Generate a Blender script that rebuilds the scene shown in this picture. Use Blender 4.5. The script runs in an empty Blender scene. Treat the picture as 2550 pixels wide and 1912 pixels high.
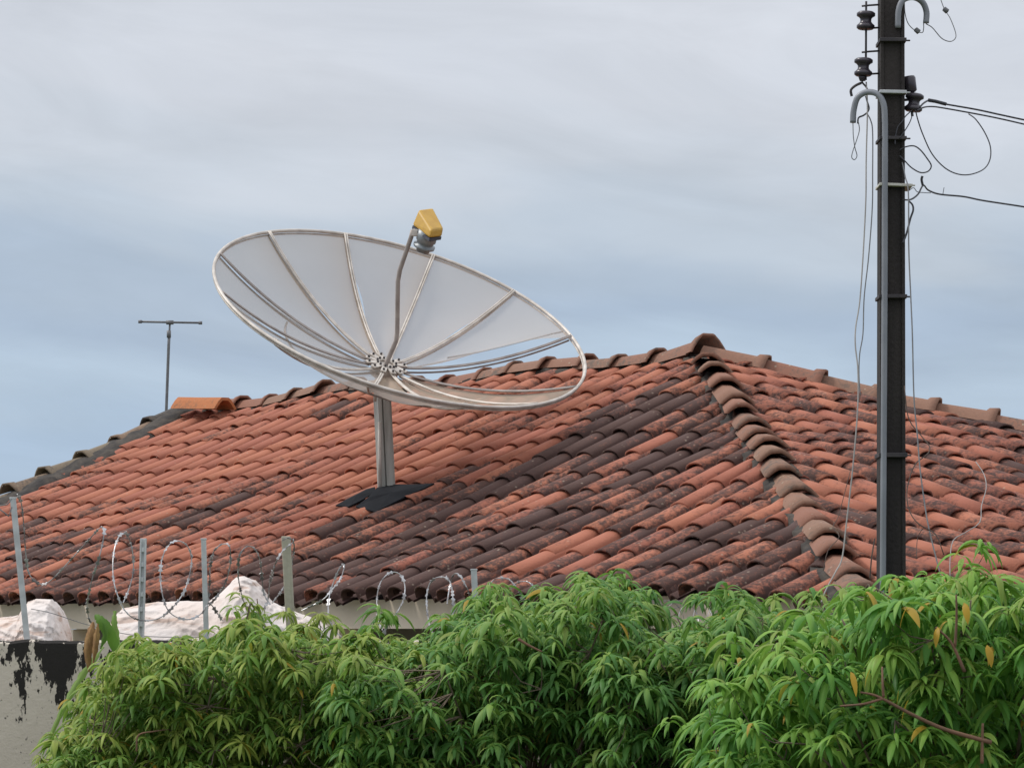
import bpy, math, random
import numpy as np
from mathutils import Vector, noise as mnoise
R = math.radians
rng = np.random.default_rng(11)
rnd = random.Random(5)

# ---------------------------------------------------------------- camera
F = 8262.0; CX = 1275.0; YH = 1573.0; HC = 2.2          # focal (px of 2550), horizon row, eye height
cd = bpy.data.cameras.new('camera'); cam = bpy.data.objects.new('camera', cd)
bpy.context.scene.collection.objects.link(cam); bpy.context.scene.camera = cam
cam.location = (0, 0, HC); cam.rotation_euler = (R(90), 0, 0)
cd.sensor_width = 36; cd.lens = F / 2550 * 36
cd.shift_y = (YH - 956) / 2550
cd.clip_start = 0.5; cd.clip_end = 6000
# ---------------------------------------------------------------- sky + sun
w = bpy.data.worlds.new("World"); bpy.context.scene.world = w; w.use_nodes = True
nt = w.node_tree; nt.nodes.clear()
def N(tp, **k):
    n = nt.nodes.new(tp)
    for a, b in k.items(): setattr(n, a, b)
    return n
SUN_EL, SUN_AZ = 50, -82          # veiled sun high to the left
out = N('ShaderNodeOutputWorld'); bg = N('ShaderNodeBackground'); bg.inputs[1].default_value = 0.1
sky = N('ShaderNodeTexSky', sky_type='NISHITA'); sky.sun_disc = False
sky.sun_elevation = R(SUN_EL); sky.sun_rotation = R(SUN_AZ)
tc = N('ShaderNodeTexCoord'); sep = N('ShaderNodeSeparateXYZ')
nt.links.new(tc.outputs['Generated'], sep.inputs[0])
def math_n(op, a, b=None, c=None):
    m = N('ShaderNodeMath', operation=op)
    for i, v in enumerate((a, b, c)):
        if v is None: continue
        if isinstance(v, (int, float)): m.inputs[i].default_value = v
        else: nt.links.new(v, m.inputs[i])
    return m.outputs[0]
comb = N('ShaderNodeCombineXYZ')
nt.links.new(math_n('MULTIPLY', sep.outputs[0], 7.0), comb.inputs[0])
nt.links.new(math_n('MULTIPLY', sep.outputs[1], 1.0), comb.inputs[1])
nt.links.new(math_n('ADD', math_n('MULTIPLY', sep.outputs[2], 26.0), math_n('MULTIPLY', sep.outputs[0], 3.4)), comb.inputs[2])
nz = N('ShaderNodeTexNoise'); nz.inputs['Scale'].default_value = 1.0; nz.inputs['Detail'].default_value = 5; nz.inputs['Roughness'].default_value = 0.42
nz.inputs['Distortion'].default_value = 0.35
nt.links.new(comb.outputs[0], nz.inputs['Vector'])
# elevation bands of the cloud deck (elevation + a little noise and tilt)
el = math_n('ADD', sep.outputs[2], math_n('MULTIPLY', math_n('SUBTRACT', nz.outputs[0], 0.5), 0.085))
el = math_n('ADD', el, math_n('MULTIPLY', sep.outputs[0], 0.03))
ramp = N('ShaderNodeValToRGB'); cr = ramp.color_ramp; cr.interpolation = 'EASE'
def srgb(h):
    h = h.lstrip('#'); c = [int(h[i:i+2], 16) / 255 for i in (0, 2, 4)]
    return tuple((x / 12.92 if x <= .04045 else ((x + .055) / 1.055) ** 2.4) for x in c) + (1,)
stops = [(0.0, '#b3c6da'), (0.055, '#afc4dc'), (0.072, '#b8cadd'), (0.088, '#adbed3'), (0.104, '#b1c0d2'), (0.122, '#c1ccd9'),
         (0.142, '#cdd4de'), (0.165, '#d5dae3'), (0.20, '#d9dde5'), (1.0, '#d9dce1')]
while len(cr.elements) < len(stops): cr.elements.new(0.5)
for e, (p, c) in zip(cr.elements, stops): e.position = p; e.color = srgb(c)
nt.links.new(el, ramp.inputs[0])
mul = N('ShaderNodeMix', data_type='RGBA'); mul.blend_type = 'MULTIPLY'; mul.inputs[0].default_value = 1
nt.links.new(ramp.outputs[0], mul.inputs[6])
lum = math_n('MULTIPLY', math_n('ADD', math_n('MULTIPLY', math_n('MAXIMUM', math_n('SUBTRACT', sep.outputs[2], 0.2), 0.0), 1.25), 1.0), 10.0)
wisp = N('ShaderNodeTexNoise'); wisp.inputs['Scale'].default_value = 1.6; wisp.inputs['Detail'].default_value = 7; wisp.inputs['Roughness'].default_value = .58; wisp.inputs['Distortion'].default_value = .6
nt.links.new(comb.outputs[0], wisp.inputs['Vector'])
lum = math_n('MULTIPLY', lum, math_n('ADD', math_n('MULTIPLY', math_n('SUBTRACT', wisp.outputs[0], 0.5), 0.36), 1.0))
cl = N('ShaderNodeCombineXYZ'); [nt.links.new(lum, cl.inputs[i]) for i in range(3)]
nt.links.new(cl.outputs[0], mul.inputs[7])
mx = N('ShaderNodeMix', data_type='RGBA'); mx.inputs[0].default_value = 0.93
nt.links.new(sky.outputs[0], mx.inputs[6]); nt.links.new(mul.outputs[2], mx.inputs[7])
nt.links.new(mx.outputs[2], bg.inputs[0]); nt.links.new(bg.outputs[0], out.inputs[0])
sd = bpy.data.lights.new('sun', 'SUN'); sun = bpy.data.objects.new('sun', sd); bpy.context.scene.collection.objects.link(sun)
sd.energy = 1.9; sd.angle = R(11); sd.color = (1.0, 0.96, 0.9)
az = R(SUN_AZ)
sv = Vector((math.sin(az) * math.cos(R(SUN_EL)), math.cos(az) * math.cos(R(SUN_EL)), math.sin(R(SUN_EL))))
sun.rotation_euler = sv.to_track_quat('Z', 'Y').to_euler()
vs = bpy.context.scene.view_settings
vs.view_transform = 'Standard'; vs.look = 'None'; vs.exposure = 0.0; vs.gamma = 1.0

# ---------------------------------------------------------------- helpers
COL = bpy.context.scene.collection
def W(x, y, Y):
    return np.array([(x - CX) / F * Y, Y, HC + (YH - y) / F * Y])
def tag(o, label=None, cat=None, group=None, kind=None):
    if label: o['label'] = label
    if cat: o['category'] = cat
    if group: o['group'] = group
    if kind: o['kind'] = kind
    return o
def empty(name, loc, label, cat, group=None):
    o = bpy.data.objects.new(name, None); COL.objects.link(o); o.location = tuple(loc); o.empty_display_size = .2
    return tag(o, label, cat, group)
class MB:
    def __init__(s): s.v = []; s.f = []; s.n = 0; s.att = []; s.pan = []
    def add(s, V, Fc, att=0.0):
        V = np.asarray(V, float).reshape(-1, 3)
        s.v.append(V); b = s.n
        s.f.extend([tuple(i + b for i in q) for q in Fc]); s.n += len(V)
        a = np.asarray(att, float)
        s.att.append(np.full(len(V), float(att)) if a.ndim == 0 else a)
    def grid(s, G, att=0.0, flip=False, closed=False):
        G = np.asarray(G); m, k = G.shape[:2]
        i, j = np.meshgrid(np.arange(m - 1), np.arange(k if closed else k - 1), indexing='ij')
        j2 = (j + 1) % k
        q = np.stack([i * k + j, i * k + j2, (i + 1) * k + j2, (i + 1) * k + j], -1).reshape(-1, 4)
        if flip: q = q[:, ::-1]
        s.add(G.reshape(-1, 3), q.tolist(), att)
    def tube(s, P, r, n=8, cap=True, att=0.0, closed=False):
        P = np.asarray(P, float); m = len(P)
        r = np.full(m, r) if np.ndim(r) == 0 else np.asarray(r, float)
        T = np.gradient(P, axis=0)
        if closed: T[0] = P[1] - P[-1]; T[-1] = P[0] - P[-2]
        T /= np.linalg.norm(T, axis=1)[:, None] + 1e-12
        ref = np.array([0.0, 0, 1]) if abs(T[0][2]) < .9 else np.array([1.0, 0, 0])
        u = np.cross(T[0], ref); u /= np.linalg.norm(u)
        rings = []
        for i in range(m):
            u = u - T[i] * (u @ T[i]); u /= np.linalg.norm(u) + 1e-12
            v = np.cross(T[i], u)
            a = np.linspace(0, 2 * np.pi, n, endpoint=False)
            rings.append(P[i] + r[i] * (np.cos(a)[:, None] * u + np.sin(a)[:, None] * v))
        if closed: rings.append(rings[0])
        b = s.n
        s.grid(np.array(rings), att, closed=True)
        if cap and not closed:
            s.f.append(tuple(b + i for i in range(n))[::-1]); s.f.append(tuple(b + (m - 1) * n + i for i in range(n)))
    def box(s, c, h, ax=None, att=0.0):
        ax = np.eye(3) if ax is None else np.asarray(ax, float)
        V = [np.asarray(c) + sx * h[0] * ax[0] + sy * h[1] * ax[1] + sz * h[2] * ax[2] for sx in (-1, 1) for sy in (-1, 1) for sz in (-1, 1)]
        s.add(V, [(0, 1, 3, 2), (4, 6, 7, 5), (0, 4, 5, 1), (2, 3, 7, 6), (0, 2, 6, 4), (1, 5, 7, 3)], att)
    def lathe(s, c, ax, prof, n=16, att=0.0):
        ax = np.asarray(ax, float); ax /= np.linalg.norm(ax)
        ref = np.array([1.0, 0, 0]) if abs(ax[0]) < .9 else np.array([0, 1.0, 0])
        u = np.cross(ax, ref); u /= np.linalg.norm(u); v = np.cross(ax, u)
        a = np.linspace(0, 2 * np.pi, n, endpoint=False)
        G = [np.asarray(c) + ax * h + max(r, 1e-4) * (np.cos(a)[:, None] * u + np.sin(a)[:, None] * v) for r, h in prof]
        s.grid(np.array(G), att, closed=True)
    def build(s, name, m, parent=None, smooth=True, bevel=0, origin=None):
        me = bpy.data.meshes.new(name)
        V = np.concatenate(s.v)
        if parent is not None: V = V - np.array(parent.matrix_world.translation if parent.type != 'EMPTY' else parent['o'] if 'o' in parent else parent.location)
        me.from_pydata(V.tolist(), [], s.f)
        at = me.attributes.new('tone', 'FLOAT', 'POINT'); at.data.foreach_set('value', np.concatenate(s.att).astype(np.float32))
        if s.pan:
            pa = me.attributes.new('pan', 'FLOAT', 'POINT'); pa.data.foreach_set('value', np.concatenate(s.pan).astype(np.float32))
        me.materials.append(m)
        if smooth: me.polygons.foreach_set('use_smooth', [True] * len(me.polygons))
        me.update()
        o = bpy.data.objects.new(name, me); COL.objects.link(o)
        if parent is not None: o.parent = parent
        if bevel:
            b = o.modifiers.new('b', 'BEVEL'); b.width = bevel; b.segments = 2; b.limit_method = 'ANGLE'
        return o
def sub(child, name, m, mb, smooth=True, bevel=0):
    """mesh under a part that is itself under an Empty (same local space as the part)"""
    o = mb.build(name, m, None, smooth, bevel)
    root = child.parent
    me = o.data; n = len(me.vertices); co = np.empty(n * 3); me.vertices.foreach_get('co', co)
    co = co.reshape(-1, 3) - np.array(root.location); me.vertices.foreach_set('co', co.ravel()); me.update()
    o.parent = child
    return o
def spline(P, k=8):
    P = np.asarray(P, float); n = len(P); Q = np.vstack([2 * P[0] - P[1], P, 2 * P[-1] - P[-2]]); o = []
    for i in range(n - 1):
        p0, p1, p2, p3 = Q[i:i + 4]
        for t in np.linspace(0, 1, k, endpoint=False):
            o.append(.5 * ((2 * p1) + (-p0 + p2) * t + (2 * p0 - 5 * p1 + 4 * p2 - p3) * t * t + (-p0 + 3 * p1 - 3 * p2 + p3) * t ** 3))
    o.append(P[-1]); return np.array(o)

# ---------------------------------------------------------------- materials
def mat(name, c1, c2=None, scale=8.0, rough=.7, metal=0.0, bump=0.0, bscale=40.0, stretch=None, detail=5, lo=.35, hi=.65):
    m = bpy.data.materials.new(name); m.use_nodes = True; t = m.node_tree; b = t.nodes['Principled BSDF']
    b.inputs['Roughness'].default_value = rough; b.inputs['Metallic'].default_value = metal
    tcn = t.nodes.new('ShaderNodeTexCoord'); mp = t.nodes.new('ShaderNodeMapping'); t.links.new(tcn.outputs['Object'], mp.inputs[0])
    if stretch: mp.inputs['Scale'].default_value = stretch
    if c2 is None: c2 = tuple(x * .8 for x in c1)
    nn = t.nodes.new('ShaderNodeTexNoise'); nn.inputs['Scale'].default_value = scale; nn.inputs['Detail'].default_value = detail
    t.links.new(mp.outputs[0], nn.inputs['Vector'])
    rp = t.nodes.new('ShaderNodeValToRGB'); rp.color_ramp.elements[0].position = lo; rp.color_ramp.elements[1].position = hi
    rp.color_ramp.elements[0].color = (*c1[:3], 1); rp.color_ramp.elements[1].color = (*c2[:3], 1)
    t.links.new(nn.outputs[0], rp.inputs[0]); t.links.new(rp.outputs[0], b.inputs['Base Color'])
    if bump:
        n2 = t.nodes.new('ShaderNodeTexNoise'); n2.inputs['Scale'].default_value = bscale; n2.inputs['Detail'].default_value = 4
        t.links.new(tcn.outputs['Object'], n2.inputs['Vector'])
        bp = t.nodes.new('ShaderNodeBump'); bp.inputs['Strength'].default_value = bump; bp.inputs['Distance'].default_value = .01
        t.links.new(n2.outputs[0], bp.inputs['Height']); t.links.new(bp.outputs[0], b.inputs['Normal'])
    return m
def mixc(t, f, a, b, blend='MIX'):
    n = t.nodes.new('ShaderNodeMix'); n.data_type = 'RGBA'; n.blend_type = blend
    for i, v in ((0, f), (6, a), (7, b)):
        if isinstance(v, (int, float)): n.inputs[i].default_value = v
        elif isinstance(v, tuple): n.inputs[i].default_value = (*v[:3], 1)
        else: t.links.new(v, n.inputs[i])
    return n.outputs[2]
def tile_material(name, clean_a, clean_b, dark, lichen, bias=0.0):
    m = bpy.data.materials.new(name); m.use_nodes = True; t = m.node_tree; b = t.nodes['Principled BSDF']
    b.inputs['Roughness'].default_value = .82; b.inputs['Specular IOR Level'].default_value = .3
    g = t.nodes.new('ShaderNodeTexCoord').outputs['Object']
    at = t.nodes.new('ShaderNodeAttribute'); at.attribute_name = 'tone'     # 0..1 grime, fraction = per tile random
    def nz_(sc, det=5, ro=.6):
        n = t.nodes.new('ShaderNodeTexNoise'); n.inputs['Scale'].default_value = sc; n.inputs['Detail'].default_value = det; n.inputs['Roughness'].default_value = ro
        t.links.new(g, n.inputs['Vector']); return n.outputs[0]
    def mt(op, *a):
        n = t.nodes.new('ShaderNodeMath'); n.operation = op; n.use_clamp = False
        for i, v in enumerate(a):
            if isinstance(v, (int, float)): n.inputs[i].default_value = v
            else: t.links.new(v, n.inputs[i])
        return n.outputs[0]
    grime = mt('FLOOR', at.outputs['Fac']); grime = mt('DIVIDE', grime, 10.0); rn = mt('FRACT', at.outputs['Fac'])
    base = mixc(t, rn, clean_a, clean_b)
    base = mixc(t, mt('MULTIPLY', nz_(9), .55), base, tuple(x * .72 for x in clean_a))
    # grime film plus painted channel shade: per tile amount broken up by fine noise
    pn = t.nodes.new('ShaderNodeAttribute'); pn.attribute_name = 'pan'       # algae plus painted shade darken each tile's water channel and barrel feet
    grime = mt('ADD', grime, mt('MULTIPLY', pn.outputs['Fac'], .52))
    k = mt('ADD', mt('ADD', mt('MULTIPLY', mt('SUBTRACT', nz_(11, 6, .65), .5), 1.5), mt('MULTIPLY', mt('SUBTRACT', nz_(45, 4, .7), .5), 1.3)), grime)
    sm = t.nodes.new('ShaderNodeMapRange'); sm.interpolation_type = 'SMOOTHSTEP'; sm.inputs['From Min'].default_value = .26 + bias; sm.inputs['From Max'].default_value = .85 + bias
    t.links.new(k, sm.inputs['Value'])
    base = mixc(t, mt('MULTIPLY', sm.outputs[0], .93), base, dark)
    v = t.nodes.new('ShaderNodeTexVoronoi'); v.inputs['Scale'].default_value = 26; t.links.new(g, v.inputs['Vector'])
    spot = t.nodes.new('ShaderNodeMapRange'); spot.inputs['From Min'].default_value = .22; spot.inputs['From Max'].default_value = .12; t.links.new(v.outputs['Distance'], spot.inputs['Value'])
    gate = t.nodes.new('ShaderNodeMapRange'); gate.inputs['From Min'].default_value = .53; gate.inputs['From Max'].default_value = .6; t.links.new(nz_(3.1, 3), gate.inputs['Value'])
    base = mixc(t, mt('MULTIPLY', mt('MULTIPLY', spot.outputs[0], gate.outputs[0]), .45), base, lichen)
    t.links.new(base, b.inputs['Base Color'])
    bp = t.nodes.new('ShaderNodeBump'); bp.inputs['Strength'].default_value = .5; bp.inputs['Distance'].default_value = .006
    t.links.new(nz_(60, 4), bp.inputs['Height']); t.links.new(bp.outputs[0], b.inputs['Normal'])
    return m
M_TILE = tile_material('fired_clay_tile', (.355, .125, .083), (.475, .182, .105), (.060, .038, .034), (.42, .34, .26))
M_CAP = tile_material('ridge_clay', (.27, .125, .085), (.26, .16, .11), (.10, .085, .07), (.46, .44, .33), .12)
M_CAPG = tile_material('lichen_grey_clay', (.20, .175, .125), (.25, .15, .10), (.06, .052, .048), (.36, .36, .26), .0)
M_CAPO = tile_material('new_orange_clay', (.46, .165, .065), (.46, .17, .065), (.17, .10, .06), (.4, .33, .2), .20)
M_MORTAR = mat('dark_mossy_mortar', (.03, .026, .024), (.075, .062, .05), 14, .95, bump=.8, bscale=30)
M_DARKWOOD = mat('dark_eave_boards', (.045, .03, .025), (.08, .055, .045), 10, .9)
M_BEAM = mat('cream_painted_plaster', (.84, .72, .58), (.76, .65, .51), 3, .85, bump=.15)
M_PORCH = mat('taupe_plaster', (.27, .235, .205), (.33, .29, .25), 2, .9)
M_DARKDOOR = mat('dark_brown_wood', (.07, .03, .025), (.1, .045, .035), 6, .6)
M_ALU = mat('weathered_aluminium', (.66, .60, .54), (.46, .41, .36), 12, .5, .15, bump=.1)
M_ALUD = mat('dull_aluminium', (.40, .35, .32), (.28, .24, .22), 12, .55, .15)
M_GALV = mat('galvanised_steel', (.62, .63, .63), (.45, .46, .46), 16, .42, .35)
M_WIREG = mat('bright_razor_steel', (.50, .50, .51), (.22, .21, .21), 18, .42, .6, lo=.42, hi=.58)
M_MASTP = mat('grey_streaked_mast_paint', (.30, .30, .27), (.50, .49, .45), 9, .6, .1, stretch=(3, 3, .3), bump=.1)
M_BLACKSHEET = mat('black_rubber_sheet', (.006, .007, .010), (.014, .016, .020), 5, .9)
M_BLACKSHEET.node_tree.nodes['Principled BSDF'].inputs['Specular IOR Level'].default_value = .2
M_YEL = mat('faded_yellow_plastic', (.56, .33, .045), (.48, .27, .04), 20, .5, bump=.08)
M_GREYP = mat('grey_cast_metal', (.22, .24, .25), (.32, .33, .34), 20, .45, .4)
M_DARKM = mat('dark_navy_gasket', (.03, .03, .045), (.05, .05, .065), 20, .5)
M_POLE = mat('soot_dark_concrete', (.016, .013, .013), (.040, .033, .030), 3.0, .9, bump=.5, bscale=60, stretch=(4, 4, .35), detail=8)
M_PVC = mat('grey_pvc_conduit', (.27, .28, .31), (.20, .21, .235), 6, .45)
M_INS = mat('dark_glazed_porcelain', (.035, .03, .04), (.055, .045, .055), 12, .28)
M_STRAPB = mat('dark_steel_strap', (.04, .036, .04), (.07, .06, .06), 14, .6, .3)
M_STRAPW = mat('white_plastic_strap', (.6, .58, .52), (.5, .48, .42), 14, .6)
M_CABLE = mat('black_cable_sheath', (.03, .03, .037), (.05, .05, .06), 10, .5)
M_CABLEG = mat('grey_cable_sheath', (.13, .13, .14), (.19, .19, .19), 10, .5)
M_CABLEL = mat('light_grey_cable', (.36, .34, .32), (.28, .26, .25), 10, .6)
M_VINE = mat('dry_vine_bark', (.05, .035, .03), (.10, .07, .055), 20, .9)
M_TWIG = mat('reddish_brown_bark', (.20, .105, .06), (.13, .075, .045), 12, .8)
M_BARK = mat('grey_brown_bark', (.12, .09, .065), (.2, .15, .11), 12, .9, bump=.5)
M_POSTW = mat('weathered_grey_timber', (.46, .43, .34), (.34, .31, .24), 6, .9, stretch=(3, 3, .3), bump=.4)
M_GROUND = mat('dry_soil_and_grass', (.10, .085, .05), (.06, .08, .03), 1.2, .95)

def screen_material():
    m = bpy.data.materials.new('fine_wire_mesh'); m.use_nodes = True; t = m.node_tree; b = t.nodes['Principled BSDF']
    b.inputs['Roughness'].default_value = .75; b.inputs['Metallic'].default_value = 0
    g = t.nodes.new('ShaderNodeTexCoord').outputs['Object']
    n = t.nodes.new('ShaderNodeTexNoise'); n.inputs['Scale'].default_value = 2.6; n.inputs['Detail'].default_value = 5; t.links.new(g, n.inputs['Vector'])
    c = mixc(t, n.outputs[0], (.62, .59, .555), (.48, .45, .41))
    at = t.nodes.new('ShaderNodeAttribute'); at.attribute_name = 'tone'
    c = mixc(t, at.outputs['Fac'], c, (.50, .39, .28))      # rust wash beside the ribs
    t.links.new(c, b.inputs['Base Color'])
    tr = t.nodes.new('ShaderNodeBsdfTransparent'); tl = t.nodes.new('ShaderNodeBsdfTranslucent'); tl.inputs[0].default_value = (.6, .56, .53, 1)
    m1 = t.nodes.new('ShaderNodeMixShader'); m1.inputs[0].default_value = .25
    t.links.new(b.outputs[0], m1.inputs[1]); t.links.new(tl.outputs[0], m1.inputs[2])
    m2 = t.nodes.new('ShaderNodeMixShader'); m2.inputs[0].default_value = .56
    t.links.new(tr.outputs[0], m2.inputs[1]); t.links.new(m1.outputs[0], m2.inputs[2])
    clog = t.nodes.new('ShaderNodeMath'); clog.operation = 'MULTIPLY_ADD'; clog.inputs[1].default_value = .22; clog.inputs[2].default_value = .53; t.links.new(at.outputs['Fac'], clog.inputs[0]); t.links.new(clog.outputs[0], m2.inputs[0])   # dirt clogs the mesh
    t.links.new(m2.outputs[0], t.nodes['Material Output'].inputs[0]); return m
M_SCREEN = screen_material()

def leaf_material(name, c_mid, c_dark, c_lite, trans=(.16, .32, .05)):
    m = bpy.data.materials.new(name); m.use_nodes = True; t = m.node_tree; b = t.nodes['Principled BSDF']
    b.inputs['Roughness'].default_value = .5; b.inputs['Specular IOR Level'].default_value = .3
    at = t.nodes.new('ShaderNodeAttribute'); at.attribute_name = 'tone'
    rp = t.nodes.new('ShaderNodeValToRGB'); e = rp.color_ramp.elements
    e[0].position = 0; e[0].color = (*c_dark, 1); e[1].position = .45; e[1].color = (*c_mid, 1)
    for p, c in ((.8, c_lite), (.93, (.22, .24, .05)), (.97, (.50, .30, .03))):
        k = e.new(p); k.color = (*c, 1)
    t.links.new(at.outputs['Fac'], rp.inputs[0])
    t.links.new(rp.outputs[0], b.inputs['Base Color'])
    tl = t.nodes.new('ShaderNodeBsdfTranslucent')
    mm = mixc(t, .6, rp.outputs[0], trans); t.links.new(mm, tl.inputs[0])
    m1 = t.nodes.new('ShaderNodeMixShader'); m1.inputs[0].default_value = .38
    t.links.new(b.outputs[0], m1.inputs[1]); t.links.new(tl.outputs[0], m1.inputs[2])
    t.links.new(m1.outputs[0], t.nodes['Material Output'].inputs[0]); return m

def wall_material():
    """plaster with black mould running down from the top edge"""
    m = bpy.data.materials.new('mouldy_plaster'); m.use_nodes = True; t = m.node_tree; b = t.nodes['Principled BSDF']; b.inputs['Roughness'].default_value = .95
    g = t.nodes.new('ShaderNodeTexCoord').outputs['Object']; sp = t.nodes.new('ShaderNodeSeparateXYZ'); t.links.new(g, sp.inputs[0])
    def nz_(sc, st, det=6):
        mp = t.nodes.new('ShaderNodeMapping'); mp.inputs['Scale'].default_value = st; t.links.new(g, mp.inputs[0])
        n = t.nodes.new('ShaderNodeTexNoise'); n.inputs['Scale'].default_value = sc; n.inputs['Detail'].default_value = det; n.inputs['Roughness'].default_value = .62; t.links.new(mp.outputs[0], n.inputs['Vector']); return n.outputs[0]
    def mt(op, *a):
        n = t.nodes.new('ShaderNodeMath'); n.operation = op
        for i, v in enumerate(a):
            if isinstance(v, (int, float)): n.inputs[i].default_value = v
            else: t.links.new(v, n.inputs[i])
        return n.outputs[0]
    # k = run-down noise minus distance below the top
    drop = mt('MULTIPLY', sp.outputs[2], 2.6)            # object origin at the wall top: z is negative below it
    a = mt('ADD', mt('MULTIPLY', mt('SUBTRACT', nz_(9, (1, 1, .26)), .5), 3.8), mt('MULTIPLY', mt('SUBTRACT', nz_(30, (1, 1, .45)), .5), 3.0))
    k = mt('ADD', mt('ADD', a, drop), .24)
    sm = t.nodes.new('ShaderNodeMapRange'); sm.inputs['From Min'].default_value = 0; sm.inputs['From Max'].default_value = .12; t.links.new(k, sm.inputs['Value'])
    sp2 = t.nodes.new('ShaderNodeMapRange'); sp2.inputs['From Min'].default_value = .66; sp2.inputs['From Max'].default_value = .7; t.links.new(nz_(60, (1, 1, 1), 3), sp2.inputs['Value'])
    base = mixc(t, nz_(5, (1, 1, 1)), (.72, .64, .54), (.58, .51, .43))
    base = mixc(t, mt('MULTIPLY', sp2.outputs[0], .8), base, (.04, .035, .03))
    base = mixc(t, sm.outputs[0], base, (.022, .019, .017))
    t.links.new(base, b.inputs['Base Color'])
    bp = t.nodes.new('ShaderNodeBump'); bp.inputs['Strength'].default_value = .5; bp.inputs['Distance'].default_value = .008
    t.links.new(nz_(50, (1, 1, 1)), bp.inputs['Height']); t.links.new(bp.outputs[0], b.inputs['Normal'])
    return m
M_WALL = wall_material()

# ---------------------------------------------------------------- ground
g = MB(); g.grid(np.array([[[x, y, 0] for y in (-60, 0, 60, 300)] for x in (-200, 0, 200)]), flip=True)
o = g.build('ground', M_GROUND, None, False); tag(o, kind='structure')

# ---------------------------------------------------------------- house: roof planes
a = R(51.72); T1, T2 = .4502, .3118
rr = np.array([math.cos(a), -math.sin(a), 0.]); nn_ = np.array([-math.sin(a), -math.cos(a), 0.]); zz = np.array([0., 0, 1])
P0 = np.array([1.175, 20.43, HC + 1.635])
RISE = 1.485; TE1 = RISE / T1; TE2 = RISE / T2
def main_xy(px, py):                    # (s, t) on the street side slope under a pixel ray
    d = W(px, py, 1.0) - np.array([0, 0, HC]); up = np.cross(rr, nn_ - zz * T1); k = ((P0 - np.array([0, 0, HC])) @ up) / (d @ up)
    q = d * k + np.array([0, 0, HC]) - P0
    return q @ rr, q @ nn_
def wob(p):
    p = np.atleast_2d(p)
    return .022 * np.sin(p[:, 0] * 1.3 + p[:, 1] * .6) + .014 * np.sin(p[:, 0] * 2.9 - p[:, 1] * 1.7 + 1) + .01 * np.sin(p[:, 1] * 3.3)
sA, tA = main_xy(500, 1020); sB, tB = main_xy(0, 1276)
SL = sA
kL = (sB - sA) / (tB - tA)
kL = max(-.6, min(0.15, kL))
def left_edge(t): return SL + kL * np.maximum(t, 0)
print('ridge left', SL, tA, 'left slope', kL, sB, tB)
CW = .209; CR = .258
def smooth(e0, e1, x):
    u = np.clip((x - e0) / (e1 - e0), 0, 1); return u * u * (3 - 2 * u)
def fbm(x, y, z=0.): return mnoise.fractal(Vector((x, y, z)), 1.0, 2.0, 4)
# tile cross-section across one module
NB = 9
th = np.linspace(0, np.pi, NB)
PANW = np.array([.55, .12, 0, 0, 0, 0, 0, .18, .75, 1, .45, .5, 1.0])  # darkening across the tile: algae in the pan, gap shade painted in
def tile_profile(wd):
    c = .365; r = wd
    bx = c - r * np.cos(th); bz = np.sin(th) ** .62 * .064
    cx_ = np.array([c + r + .025, c + r + .085, c + r + .15, 1.03]); cz_ = np.array([-.020, .004, .005, -.016])
    return np.concatenate([bx, cx_]) * CW, np.concatenate([bz, cz_])
def face(mb, down, across, T, te, lo, hi, course, grime_fn, seed, detail=True):
    r_ = random.Random(seed)
    up = np.cross(across, down - zz * T); up /= np.linalg.norm(up)
    if up[2] < 0: up = -up
    rows = int(te / course) + 1
    smin = min(lo(np.array([0.0]))[0], lo(np.array([te]))[0]); smax = max(hi(np.array([0.0]))[0], hi(np.array([te]))[0])
    c0 = int(math.floor(smin / CW)) - 1; c1 = int(math.ceil(smax / CW)) + 1
    for k in range(rows):
        tl = te - k * course
        for c in range(c0, c1):
            s0 = c * CW
            j_t = r_.gauss(0, .009) - (.05 if r_.random() < .02 else 0); j_s = r_.gauss(0, .008); j_h = abs(r_.gauss(0, .004)); sk = r_.gauss(0, .011)
            t0 = tl + j_t; t1 = max(tl - course - .09 + j_t, .0)
            if t1 > t0 - .03: continue
            tm = np.array([tl - course * .45]); tm = np.maximum(tm, 0.02)
            if s0 + CW * .8 < lo(tm)[0] or s0 + CW * .1 > hi(tm)[0]: continue
            gr = grime_fn(s0, tl, r_); ton = math.floor(min(max(gr, 0), .99) * 10 + r_.random() * .999) * 1.0
            ton = min(ton, 10) + r_.random() * .98
            px1, pz1 = tile_profile(.358 + r_.gauss(0, .006)); px0, pz0 = tile_profile(.330)
            G = []
            tt = [t0, t0 - (t0 - t1) * .5, t1]
            for q, t in enumerate(tt):
                f = q / 2
                px = px1 * (1 - f) + px0 * f; pz = (pz1 * (1 - f) + pz0 * f * .93)
                h = .018 + j_h - f * .020
                s = s0 + px + j_s + sk * f
                s = np.clip(s, lo(np.array([t]))[0], hi(np.array([t]))[0])
                G.append(P0 + across * s[:, None] + (down - zz * T) * t + up * (pz + h)[:, None])
            G = np.array(G)
            # rim thickness at the lower end
            inner = G[0] - up * .012
            inner2 = G[0] - up * .013 - (down - zz * T) * .07
            full = np.vstack([inner2[None], inner[None], G])
            full[..., 2] += wob(full.reshape(-1, 3)).reshape(full.shape[:2])
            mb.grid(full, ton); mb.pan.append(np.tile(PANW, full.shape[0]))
    return up
def grime_main(s, t, r_):
    # the wet, mould-darkened swath runs from the dish foot to the corner
    base = fbm(s * .55 + 3, t * .55, 1.0) * .5 + fbm(s * 1.7, t * 1.7, 5.) * .35
    region = .24 + .29 * smooth(-1.9, -.2, s - .2 * (t - 1)) * smooth(.1, 1.3, t) + .12 * smooth(2.6, 3.3, t) + .12 * smooth(-.8, .4, s)
    q = region + base * 1.1
    return q + r_.gauss(0, .16) - (.42 if r_.random() < .15 else 0)
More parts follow.
